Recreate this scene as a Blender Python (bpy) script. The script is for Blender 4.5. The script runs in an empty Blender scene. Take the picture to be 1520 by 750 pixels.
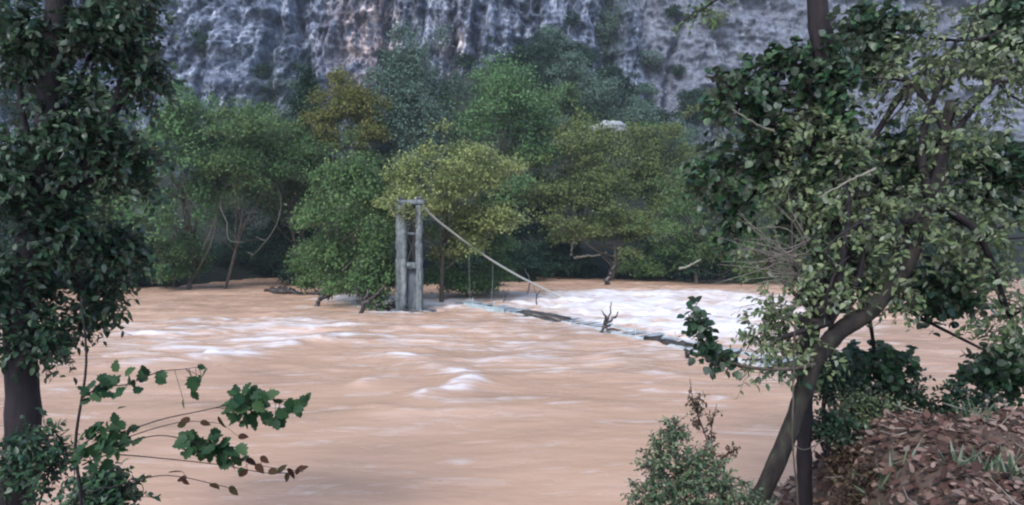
import bpy, math, random
import numpy as np
from mathutils import Vector

S = bpy.context.scene
COL = S.collection
random.seed(7)
RNG = np.random.default_rng(11)

# ------------------------------------------------------------------ camera, light, exposure
F = 975.0                      # focal length in pixels of the 1520 px wide photograph
PITCH = math.radians(1.23)
CAM = np.array([0.0, 0.0, 4.0])
cam_d = bpy.data.cameras.new('camera')
cam_d.sensor_width = 36.0
cam_d.lens = 36.0 * F / 1520.0
cam_d.clip_start = 0.1
cam_d.clip_end = 2000
cam = bpy.data.objects.new('camera', cam_d)
COL.objects.link(cam)
cam.location = CAM
cam.rotation_euler = (math.radians(90) - PITCH, 0, 0)
S.camera = cam

SUN_EL, SUN_AZ = math.radians(48), math.radians(205)     # azimuth clockwise from +Y: behind the camera, to the left
w = bpy.data.worlds.new('World')
S.world = w
w.use_nodes = True
nt = w.node_tree
sky = nt.nodes.new('ShaderNodeTexSky')
sky.sky_type = 'NISHITA'
sky.sun_disc = False
sky.sun_elevation = SUN_EL
sky.sun_rotation = SUN_AZ
sky.air_density = 1.0
sky.dust_density = 1.0
bg = nt.nodes['Background']
bg.inputs['Strength'].default_value = 0.13
nt.links.new(sky.outputs[0], bg.inputs[0])
sun_d = bpy.data.lights.new('sun', 'SUN')
sun_d.energy = 1.3
sun_d.angle = math.radians(28)
sun_d.color = (1.0, 0.97, 0.94)
sun = bpy.data.objects.new('sun', sun_d)
COL.objects.link(sun)
sd = Vector((math.sin(SUN_AZ) * math.cos(SUN_EL), math.cos(SUN_AZ) * math.cos(SUN_EL), math.sin(SUN_EL)))
sun.rotation_euler = sd.to_track_quat('Z', 'Y').to_euler()
sun.location = sd * 60

S.view_settings.view_transform = 'Standard'
S.view_settings.look = 'None'
S.view_settings.exposure = 1.4
S.view_settings.gamma = 1.0
S.render.engine = 'CYCLES'
S.cycles.use_denoising = True
S.cycles.max_bounces = 6
S.cycles.transparent_max_bounces = 4
S.cycles.filter_width = 2.2

# ------------------------------------------------------------------ geometry helpers
CP, SP = math.cos(PITCH), math.sin(PITCH)


def ray(px, py):
    a, b = (px - 760.0) / F, (375.0 - py) / F
    return np.array([a, CP + b * SP, -SP + b * CP])


def P(px, py, Y):
    """world point seen at photo pixel (px, py) standing Y metres ahead"""
    d = ray(px, py)
    return CAM + d * (Y / d[1])


def W(px, py, z=0.0):
    """point of the water level seen at a photo pixel"""
    d = ray(px, py)
    return CAM + d * ((z - CAM[2]) / d[2])


def _hash(ix, iy, iz, seed):
    h = (ix * 374761393 + iy * 668265263 + iz * 2147483647 + seed * 974634777) & 0xFFFFFFFF
    h = ((h ^ (h >> 13)) * 1274126177) & 0xFFFFFFFF
    h = ((h ^ (h >> 15)) * 2246822519) & 0xFFFFFFFF
    h = h ^ (h >> 16)
    return (h & 0xFFFFFF) / float(0xFFFFFF)


def vnoise(x, y, z, seed=0):
    x, y, z = np.broadcast_arrays(np.asarray(x, float), np.asarray(y, float), np.asarray(z, float))
    ix, iy, iz = np.floor(x).astype(np.int64), np.floor(y).astype(np.int64), np.floor(z).astype(np.int64)
    fx, fy, fz = x - ix, y - iy, z - iz
    fx, fy, fz = [f * f * f * (f * (f * 6 - 15) + 10) for f in (fx, fy, fz)]
    r = 0
    for dx in (0, 1):
        wx = fx if dx else 1 - fx
        for dy in (0, 1):
            wy = fy if dy else 1 - fy
            for dz in (0, 1):
                wz = fz if dz else 1 - fz
                r = r + wx * wy * wz * _hash(ix + dx, iy + dy, iz + dz, seed)
    return r * 2 - 1


def fbm(x, y, z, oct=4, seed=0, gain=0.5, ridged=False):
    a, s, t = 1.0, 0.0, 0.0
    for o in range(oct):
        n = vnoise(x * 2 ** o, y * 2 ** o, z * 2 ** o, seed + o * 17)
        if ridged:
            n = 1 - 2 * np.abs(n)
        s = s + a * n
        t += a
        a *= gain
    return s / t


def smooth(a, b, x):
    t = np.clip((x - a) / (b - a), 0, 1)
    return t * t * (3 - 2 * t)


def norm(v):
    return v / np.maximum(np.linalg.norm(v, axis=-1, keepdims=True), 1e-9)


def finish(o, parent=None, **props):
    COL.objects.link(o)
    if parent is not None:
        o.parent = parent
        o.location = Vector(o.location) - world_of(parent)
    for k, v in props.items():
        o[k] = v
    return o


WORLD_LOC = {}


def world_of(o):
    return WORLD_LOC.get(o.name, Vector((0, 0, 0)))


class MB:
    """collects shapes, links them as ONE mesh object"""

    def __init__(self):
        self.v, self.f, self.n = [], [], 0

    def add(self, v, f):
        v = np.asarray(v, np.float32).reshape(-1, 3)
        self.v.append(v)
        for ff in (f if isinstance(f, list) and len(f) and isinstance(f[0], np.ndarray) else [f]):
            ff = np.asarray(ff, np.int64)
            if ff.size:
                self.f.append(ff + self.n)
        self.n += len(v)
        return self

    def tube(self, pts, r, sides=7, cap=True):
        pts = np.asarray(pts, float)
        n = len(pts)
        r = np.broadcast_to(np.asarray(r, float), (n,))
        t = norm(np.gradient(pts, axis=0))
        ref = np.array([0, 0, 1.0]) if abs(t[:, 2]).mean() < 0.8 else np.array([1.0, 0, 0])
        a = norm(np.cross(t, ref))
        b = np.cross(t, a)
        th = np.arange(sides) * 2 * math.pi / sides
        ring = pts[:, None] + r[:, None, None] * (np.cos(th)[None, :, None] * a[:, None] + np.sin(th)[None, :, None] * b[:, None])
        i = np.arange(n - 1)[:, None] * sides
        k = np.arange(sides)[None]
        k2 = (k + 1) % sides
        q = np.stack([i + k, i + k2, i + sides + k2, i + sides + k], -1).reshape(-1, 4)
        v = ring.reshape(-1, 3)
        fs = [q]
        if cap:
            v = np.concatenate([v, pts[:1], pts[-1:]])
            c0, c1 = n * sides, n * sides + 1
            kk = np.arange(sides)
            fs.append(np.stack([np.full(sides, c0), (kk + 1) % sides, kk], -1))
            e = (n - 1) * sides
            fs.append(np.stack([np.full(sides, c1), e + kk, e + (kk + 1) % sides], -1))
        return self.add(v, fs)

    def box(self, c, s, rz=0.0, axes=None, bevel=0.02, jitter=0.0):
        """chamfered box: centre, full sizes, turn about z or explicit axes"""
        c, s = np.asarray(c, float), np.asarray(s, float) / 2
        bv = min(bevel, s.min() * 0.45)
        ax = np.eye(3) if axes is None else np.asarray(axes, float)
        if axes is None and rz:
            ax = np.array([[math.cos(rz), math.sin(rz), 0], [-math.sin(rz), math.cos(rz), 0], [0, 0, 1]])
        v, idx = [], {}
        for sx in (-1, 1):
            for sy in (-1, 1):
                for sz in (-1, 1):
                    for k in range(3):
                        p = np.array([sx, sy, sz]) * s
                        for j in range(3):
                            if j != k:
                                p[j] -= [sx, sy, sz][j] * bv
                        idx[(sx, sy, sz, k)] = len(v)
                        v.append(p)
        quads, tris = [], []
        cyc = [(-1, -1), (1, -1), (1, 1), (-1, 1)]
        for k in range(3):
            o = [j for j in range(3) if j != k]
            for sg in (-1, 1):
                f = []
                for u, w_ in cyc:
                    key = [0, 0, 0]
                    key[k], key[o[0]], key[o[1]] = sg, u, w_
                    f.append(idx[tuple(key) + (k,)])
                quads.append(f if (sg > 0) == (k != 1) else f[::-1])
        for k in range(3):
            o = [j for j in range(3) if j != k]
            for u, w_ in cyc:
                a, b = [0, 0, 0], [0, 0, 0]
                a[k], b[k] = -1, 1
                a[o[0]] = b[o[0]] = u
                a[o[1]] = b[o[1]] = w_
                quads.append([idx[tuple(a) + (o[0],)], idx[tuple(b) + (o[0],)], idx[tuple(b) + (o[1],)], idx[tuple(a) + (o[1],)]])
        for sx in (-1, 1):
            for sy in (-1, 1):
                for sz in (-1, 1):
                    tris.append([idx[(sx, sy, sz, k)] for k in range(3)])
        v = np.array(v)
        if jitter:
            v = v + RNG.normal(0, jitter, v.shape)
        return self.add(c + v @ ax, [np.array(quads), np.array(tris)])

    def rough_post(self, c, s, seed, step=.14, amp=.035):
        """weathered rectangular post: rings of points round the section, worn and chipped"""
        c, s = np.asarray(c, float), np.asarray(s, float)
        m = 6
        e = np.linspace(-1, 1, m, endpoint=False)
        ring = np.concatenate([np.stack([e, -np.ones(m)], 1), np.stack([np.ones(m), e], 1), np.stack([-e, np.ones(m)], 1), np.stack([-np.ones(m), -e], 1)])
        k = len(ring)
        ring = ring * (1 - .10 * (np.abs(ring).min(1) > .99))[:, None]
        nz = max(int(s[2] / step), 3)
        zz = np.linspace(-.5, .5, nz) * s[2]
        v = np.empty((nz, k, 3))
        v[:, :, 0] = ring[None, :, 0] * s[0] / 2
        v[:, :, 1] = ring[None, :, 1] * s[1] / 2
        v[:, :, 2] = zz[:, None]
        w_ = v + c
        n = fbm(w_[..., 0] * 4, w_[..., 1] * 4, w_[..., 2] * 2.2, 4, seed)
        chip = np.clip(fbm(w_[..., 0] * 2.5, w_[..., 1] * 2.5, w_[..., 2] * 1.6, 3, seed + 5) - .22, 0, 1)
        v[:, :, :2] += ring[None] * (amp * n - .28 * chip)[..., None]
        v += c
        i = np.arange(nz - 1)[:, None] * k
        a = np.arange(k)[None]
        b = (a + 1) % k
        q = np.stack([i + a, i + b, i + k + b, i + k + a], -1).reshape(-1, 4)
        vv = np.concatenate([v.reshape(-1, 3), [c - [0, 0, s[2] / 2], c + [0, 0, s[2] / 2]]])
        aa = np.arange(k)
        bb = (aa + 1) % k
        e0 = (nz - 1) * k
        return self.add(vv, [q, np.stack([np.full(k, nz * k), bb, aa], -1), np.stack([np.full(k, nz * k + 1), e0 + aa, e0 + bb], -1)])

    def beam(self, p, q, wd, ht, bevel=0.02):
        p, q = np.asarray(p, float), np.asarray(q, float)
        d = norm(q - p)
        up = np.array([0, 0, 1.0]) if abs(d[2]) < 0.95 else np.array([0, 1.0, 0])
        s = norm(np.cross(up, d))
        u = np.cross(d, s)
        return self.box((p + q) / 2, (np.linalg.norm(q - p), wd, ht), axes=[d, s, u], bevel=bevel)

    def build(self, name, mat, parent=None, smooth_=False, attrs=None, **props):
        v = np.concatenate(self.v) if self.v else np.zeros((0, 3), np.float32)
        if parent is not None:
            v = v - np.array(world_of(parent), np.float32)
        me = bpy.data.meshes.new(name)
        me.vertices.add(len(v))
        me.vertices.foreach_set('co', v.astype(np.float32).ravel())
        loops = np.concatenate([f.ravel() for f in self.f])
        sizes = np.concatenate([np.full(len(f), f.shape[1]) for f in self.f])
        starts = np.concatenate([[0], np.cumsum(sizes)[:-1]])
        me.loops.add(len(loops))
        me.loops.foreach_set('vertex_index', loops.astype(np.int32))
        me.polygons.add(len(sizes))
        me.polygons.foreach_set('loop_start', starts.astype(np.int32))
        me.polygons.foreach_set('loop_total', sizes.astype(np.int32))
        if smooth_:
            me.polygons.foreach_set('use_smooth', np.ones(len(sizes), bool))
        for an, av in (attrs or {}).items():
            at = me.attributes.new(an, 'FLOAT', 'POINT')
            at.data.foreach_set('value', np.asarray(av, np.float32))
        me.update(calc_edges=True)
        me.validate()
        me.materials.append(mat)
        o = bpy.data.objects.new(name, me)
        COL.objects.link(o)
        if parent is not None:
            o.parent = parent
        for k, val in props.items():
            o[k] = val
        return o


def thing(name, label, cat, loc, group=None):
    o = bpy.data.objects.new(name, None)
    COL.objects.link(o)
    o.empty_display_size = 0.3
    o.location = Vector([float(c) for c in loc])
    WORLD_LOC[o.name] = Vector([float(c) for c in loc])
    o['label'] = label
    o['category'] = cat
    if group:
        o['group'] = group
    return o


def build_in(mb, name, mat, parent, grand, **kw):
    """a sub-part: child of a part whose origin coincides with its thing"""
    WORLD_LOC[parent.name] = world_of(grand)
    return mb.build(name, mat, parent, **kw)


def path(pts, n=10):
    """smooth curve through points (Catmull-Rom)"""
    p = np.asarray(pts, float)
    if len(p) == 2:
        t = np.linspace(0, 1, n)[:, None]
        return p[0] * (1 - t) + p[1] * t
    e = np.concatenate([[2 * p[0] - p[1]], p, [2 * p[-1] - p[-2]]])
    out = []
    for i in range(len(p) - 1):
        a, b, c, d = e[i:i + 4]
        for t in np.linspace(0, 1, n, endpoint=False):
            out.append(0.5 * ((2 * b) + (c - a) * t + (2 * a - 5 * b + 4 * c - d) * t * t + (3 * b - a - 3 * c + d) * t ** 3))
    out.append(p[-1])
    return np.array(out)


# ------------------------------------------------------------------ leaves
T_QUAD = (np.array([(0, 0, 0), (.5, .36, .08), (1, 0, -.05), (.5, -.36, .08)], float), np.array([(0, 3, 2, 1)]))


def leaf_template(wd, blunt=1.0):
    """folded leaf blade with a pointed tip: midrib plus a curved margin on each side"""
    st = np.array([0, .07, .2, .36, .54, .72, .87, 1.0])
    wv = wd * np.array([.0, .55, .88, 1.0, .93, .70, .36, 0]) * blunt
    v = [(a, 0, -.14 * a * a - .01) for a in st]
    L = [(a, b, .16 * b - .10 * a * a) for a, b in zip(st[1:-1], wv[1:-1])]
    v += L + [(a, -b, c) for a, b, c in L]
    n = len(L)
    f = []
    for o, fl in ((8, 0), (8 + n, 1)):
        tt = [(0, 1, o)] + [q for i in range(n - 1) for q in ((i + 1, i + 2, o + i), (i + 2, o + i + 1, o + i))] + [(n, n + 1, o + n - 1)]
        f += [t[::-1] if fl else t for t in tt]
    return np.array(v, float), np.array(f)


def lobed_template():
    """broad leaf with five pointed lobes"""
    pr = [(0, 0), (-.04, .16), (.10, .34), (.22, .30), (.36, .50), (.44, .34), (.62, .40), (.68, .22), (.84, .20), (1.0, 0)]
    v = [(.3, 0, -.05)] + [(a, b, .12 * b - .12 * a * a) for a, b in pr] + [(a, -b, .12 * b - .12 * a * a) for a, b in pr[1:-1]]
    n = len(pr)
    f = [(0, i + 1, i + 2) for i in range(n - 1)]
    m = {1: 1, n: n}
    m.update({i + 1: n + i for i in range(1, n - 1)})
    f = [t[::-1] for t in f] + [(0, m[i + 1], m[i + 2]) for i in range(n - 1)]
    return np.array(v, float), np.array(f)


T_LOBED = lobed_template()
T_OVAL, T_ROUND, T_SLIM = leaf_template(.28), leaf_template(.46), leaf_template(.17)


def add_leaves(mb, pos, axis, nrm, size, tpl):
    tv, tf = tpl
    axis = norm(axis)
    side = norm(np.cross(nrm, axis))
    up = np.cross(axis, side)
    size = np.broadcast_to(np.asarray(size, float), (len(pos),))
    v = pos[:, None] + size[:, None, None] * (tv[None, :, 0:1] * axis[:, None] + tv[None, :, 1:2] * side[:, None] + tv[None, :, 2:3] * up[:, None])
    f = (np.arange(len(pos))[:, None, None] * len(tv) + tf[None]).reshape(-1, tf.shape[1])
    mb.add(v.reshape(-1, 3), f)


def rdirs(n, rng=RNG):
    return norm(rng.normal(size=(n, 3)))


def sprays(leafmb, twigmb, start, dirs, length, nleaf, lsize, tpl=T_OVAL, droop=0.25, trad=0.004, rng=RNG):
    """leafy twigs: n start points and directions; alternate leaves along each"""
    n = len(start)
    length = np.broadcast_to(np.asarray(length, float), (n,))
    down = np.array([0, 0, -1.0])
    side = norm(np.cross(dirs, rng.normal(size=(n, 3))))
    curve = rng.normal(0, 0.18, n)

    def at(t):
        return start + dirs * (length * t)[:, None] + (down * droop * (length * t * t)[:, None]) + side * (curve * length * t * t)[:, None]

    if twigmb is not None:
        ts = [0, .35, .7, 1.0]
        pts = np.stack([at(np.full(n, t)) for t in ts], 1)
        a = side
        b = np.cross(dirs, a)
        rad = np.array([1, .8, .55, .2]) * trad
        ring = []
        for th in (0, 2.094, 4.189):
            ring.append(pts + rad[None, :, None] * (math.cos(th) * a + math.sin(th) * b)[:, None])
        v = np.stack(ring, 2)                      # n,4,3sides,3
        base = np.arange(n)[:, None, None] * 12
        i = np.arange(3)[None, :, None] * 3
        k = np.arange(3)[None, None]
        k2 = (k + 1) % 3
        q = np.stack([base + i + k, base + i + k2, base + i + 3 + k2, base + i + 3 + k], -1).reshape(-1, 4)
        twigmb.add(v.reshape(-1, 3), q)
    for j in range(nleaf):
        t = np.clip((j + .6) / nleaf + rng.normal(0, .04, n), .05, 1)
        p = at(t)
        s = 1 if j % 2 else -1
        ax = dirs * .55 + side * s * .9 + rng.normal(0, .35, (n, 3)) + down * .25
        nr = np.array([0, 0, 1.0]) + rng.normal(0, .55, (n, 3))
        add_leaves(leafmb, p, ax, nr, lsize * rng.uniform(.65, 1.15, n), tpl)


# ------------------------------------------------------------------ materials
def mat(name):
    m = bpy.data.materials.new(name)
    m.use_nodes = True
    n = m.node_tree.nodes
    return m, m.node_tree, n['Principled BSDF'], n['Material Output']


def N(t, kind, **kw):
    n = t.nodes.new(kind)
    for k, v in kw.items():
        if k.startswith('i_'):
            n.inputs[k[2:].replace('_', ' ')].default_value = v
        else:
            setattr(n, k, v)
    return n


def ramp(t, stops):
    n = t.nodes.new('ShaderNodeValToRGB')
    e = n.color_ramp.elements
    while len(e) < len(stops):
        e.new(0.5)
    for el, (p, c) in zip(e, stops):
        el.position = p
        el.color = (*c, 1) if len(c) == 3 else c
    return n


def mixc(t, fac, a, b, mode='MIX'):
    n = t.nodes.new('ShaderNodeMix')
    n.data_type = 'RGBA'
    n.blend_type = mode
    for sock, val in ((n.inputs[0], fac), (n.inputs[6], a), (n.inputs[7], b)):
        if hasattr(val, 'is_output'):
            t.links.new(val, sock)
        else:
            sock.default_value = val if not isinstance(val, tuple) else (*val, 1)
    return n.outputs[2]


def leaf_mat(name, c0, c1, c2, pale=0.35, trans=0.25, rough=0.5, spec=.3):
    """three leaf colours picked per leaf; paler undersides; some light comes through"""
    m, t, b, out = mat(name)
    g = N(t, 'ShaderNodeNewGeometry')
    r = ramp(t, [(0, c0), (.5, c1), (1, c2)])
    tc = N(t, 'ShaderNodeTexCoord')
    nz = N(t, 'ShaderNodeTexNoise', i_Scale=0.55, i_Detail=2.0)
    t.links.new(tc.outputs['Object'], nz.inputs['Vector'])
    ma = N(t, 'ShaderNodeMath', operation='MULTIPLY_ADD')
    ma.inputs[1].default_value = 0.9
    ma.inputs[2].default_value = -0.45
    t.links.new(nz.outputs['Fac'], ma.inputs[0])
    ad = N(t, 'ShaderNodeMath', operation='ADD', use_clamp=True)
    t.links.new(ma.outputs[0], ad.inputs[0])
    t.links.new(g.outputs['Random Per Island'], ad.inputs[1])
    t.links.new(ad.outputs[0], r.inputs[0])
    under = tuple(min(1, x * .6 + pale * .33) for x in c1)
    mf = N(t, 'ShaderNodeMath', operation='MULTIPLY')
    mf.inputs[1].default_value = 0.7 if pale > .2 else .3
    t.links.new(g.outputs['Backfacing'], mf.inputs[0])
    c = mixc(t, mf.outputs[0], r.outputs[0], under)
    t.links.new(c, b.inputs['Base Color'])
    b.inputs['Roughness'].default_value = rough
    b.inputs['Specular IOR Level'].default_value = spec
    tr = N(t, 'ShaderNodeBsdfTranslucent')
    t.links.new(r.outputs[0], tr.inputs['Color'])
    mx = N(t, 'ShaderNodeMixShader')
    mx.inputs[0].default_value = trans
    t.links.new(b.outputs[0], mx.inputs[1])
    t.links.new(tr.outputs[0], mx.inputs[2])
    t.links.new(mx.outputs[0], out.inputs['Surface'])
    return m


def rough_mat(name, stops, scale=(1, 1, 1), nscale=3.0, detail=8, rough=.85, bump=.4, bdist=.05, spec=.3):
    m, t, b, out = mat(name)
    tc = N(t, 'ShaderNodeTexCoord')
    mp = N(t, 'ShaderNodeMapping')
    mp.inputs['Scale'].default_value = scale
    t.links.new(tc.outputs['Object'], mp.inputs[0])
    nz = N(t, 'ShaderNodeTexNoise', i_Scale=nscale, i_Detail=detail, i_Roughness=.65)
    t.links.new(mp.outputs[0], nz.inputs['Vector'])
    r = ramp(t, stops)
    t.links.new(nz.outputs['Fac'], r.inputs[0])
    t.links.new(r.outputs[0], b.inputs['Base Color'])
    bp = N(t, 'ShaderNodeBump', i_Strength=bump, i_Distance=bdist)
    t.links.new(nz.outputs['Fac'], bp.inputs['Height'])
    t.links.new(bp.outputs[0], b.inputs['Normal'])
    b.inputs['Roughness'].default_value = rough
    b.inputs['Specular IOR Level'].default_value = spec
    return m


LEAF = {
    'green': leaf_mat('leaf_green', (0.052, 0.104, 0.039), (0.076, 0.137, 0.051), (0.121, 0.180, 0.072), spec=.12, rough=.7),
    'bright': leaf_mat('leaf_bright_green', (0.068, 0.145, 0.058), (0.092, 0.180, 0.072), (0.135, 0.226, 0.099), spec=.12, rough=.7),
    'olive': leaf_mat('leaf_olive', (0.081, 0.116, 0.042), (0.113, 0.148, 0.052), (0.166, 0.191, 0.072), spec=.12, rough=.7),
    'yellow': leaf_mat('leaf_yellow_green', (0.141, 0.180, 0.064), (0.197, 0.238, 0.087), (0.289, 0.313, 0.128), spec=.12, rough=.7),
    'brown': leaf_mat('leaf_yellow_brown', (.095, .125, .038), (.135, .150, .045), (.19, .165, .055), spec=.12, rough=.7),
    'blue': leaf_mat('leaf_blue_green', (0.064, 0.114, 0.088), (0.089, 0.145, 0.111), (0.135, 0.197, 0.151), spec=.12, rough=.7),
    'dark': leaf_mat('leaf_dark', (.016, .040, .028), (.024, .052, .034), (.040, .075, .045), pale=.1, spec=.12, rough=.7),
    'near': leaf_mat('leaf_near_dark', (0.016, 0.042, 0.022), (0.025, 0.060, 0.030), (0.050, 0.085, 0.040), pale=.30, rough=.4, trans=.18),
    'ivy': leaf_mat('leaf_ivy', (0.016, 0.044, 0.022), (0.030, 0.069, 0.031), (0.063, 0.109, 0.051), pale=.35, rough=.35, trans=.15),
    'grey': leaf_mat('leaf_grey_green', (.075, .115, .050), (.115, .155, .070), (.21, .24, .13), pale=.55, rough=.45),
    'shrub': leaf_mat('leaf_shrub', (0.042, 0.090, 0.042), (0.084, 0.132, 0.066), (0.216, 0.240, 0.144), pale=.45),
    'russet': leaf_mat('leaf_russet', (0.050, 0.030, 0.022), (0.080, 0.050, 0.034), (0.100, 0.085, 0.045), pale=.15),
    'litter': leaf_mat('leaf_litter', (.035, .017, .013), (.085, .042, .033), (.24, .17, .14), pale=.25, trans=.05, rough=.8),
    'sap': leaf_mat('leaf_sapling', (.012, .042, .016), (.02, .06, .022), (.04, .085, .03), pale=.12, rough=.6, trans=.3),
    'sapred': leaf_mat('leaf_sapling_red', (.030, .010, .007), (.045, .018, .011), (.035, .034, .014), pale=.06, trans=.15, spec=.1, rough=.7),
}
BARK = rough_mat('bark', [(.3, (.035, .028, .022)), (.55, (.085, .07, .055)), (.75, (.15, .13, .11))], scale=(1, 1, .25), nscale=9, bump=.8, bdist=.03)
BARK_DARK = rough_mat('bark_dark', [(.3, (.008, .006, .008)), (.7, (.030, .023, .026))], scale=(1, 1, .25), nscale=12, bump=.8, bdist=.02)
BARK_PALE = rough_mat('bark_pale', [(.3, (.11, .105, .085)), (.7, (.25, .235, .19))], scale=(1, 1, .3), nscale=5, bump=.4)
BARK_LIMB = rough_mat('bark_limb', [(.3, (.06, .058, .048)), (.7, (.15, .142, .118))], scale=(1, 1, .3), nscale=5, bump=.4)
BARK_MOSS = rough_mat('bark_mossy', [(.30, (.008, .006, .006)), (.5, (.024, .019, .017)), (.62, (.030, .032, .021)), (.8, (.11, .098, .085))], scale=(1, 1, .35), nscale=11, bump=1, bdist=.03)
WET_WOOD = rough_mat('wet_wood', [(.3, (.015, .012, .012)), (.7, (.05, .04, .035))], nscale=6, rough=.4, spec=.5)
DRIFT = rough_mat('drift_wood', [(.3, (.12, .10, .09)), (.7, (.28, .25, .22))], nscale=8, rough=.7)
CABLE = rough_mat('cable_steel', [(.3, (.36, .35, .30)), (.7, (.52, .50, .44))], nscale=12, bump=.2, rough=.6)
WIRE = rough_mat('hanger_wire', [(.3, (.30, .30, .30)), (.7, (.42, .42, .42))], nscale=12, bump=.1, rough=.5)
STEEL = rough_mat('rusty_steel', [(.3, (.06, .055, .055)), (.6, (.12, .11, .11)), (.8, (.14, .09, .06))], nscale=7, rough=.6)
DECK = rough_mat('deck_boards', [(.3, (.20, .22, .23)), (.7, (.42, .46, .48))], scale=(1, 1, 1), nscale=2.5, rough=.5)
TEAL = rough_mat('teal_panel', [(.3, (.17, .23, .245)), (.7, (.32, .37, .38))], nscale=2.0, rough=.4)


def concrete_mat():
    m, t, b, out = mat('weathered_concrete')
    tc = N(t, 'ShaderNodeTexCoord')
    mp = N(t, 'ShaderNodeMapping')
    mp.inputs['Scale'].default_value = (3.5, 3.5, .5)
    t.links.new(tc.outputs['Object'], mp.inputs[0])
    n1 = N(t, 'ShaderNodeTexNoise', i_Scale=1.6, i_Detail=6.0, i_Roughness=.65)
    t.links.new(mp.outputs[0], n1.inputs['Vector'])
    n2 = N(t, 'ShaderNodeTexNoise', i_Scale=5.0, i_Detail=8.0, i_Roughness=.7)
    t.links.new(tc.outputs['Object'], n2.inputs['Vector'])
    r1 = ramp(t, [(.3, (.055, .072, .074)), (.5, (.14, .158, .163)), (.7, (.265, .28, .28))])
    t.links.new(n1.outputs['Fac'], r1.inputs[0])
    r2 = ramp(t, [(.35, (.45, .45, .45)), (.6, (1, 1, 1))])
    t.links.new(n2.outputs['Fac'], r2.inputs[0])
    c = mixc(t, 1.0, r1.outputs[0], r2.outputs[0], 'MULTIPLY')
    t.links.new(c, b.inputs['Base Color'])
    bp = N(t, 'ShaderNodeBump', i_Strength=.5, i_Distance=.04)
    t.links.new(n2.outputs['Fac'], bp.inputs['Height'])
    t.links.new(bp.outputs[0], b.inputs['Normal'])
    b.inputs['Roughness'].default_value = .85
    return m


CONCRETE = concrete_mat()


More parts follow.
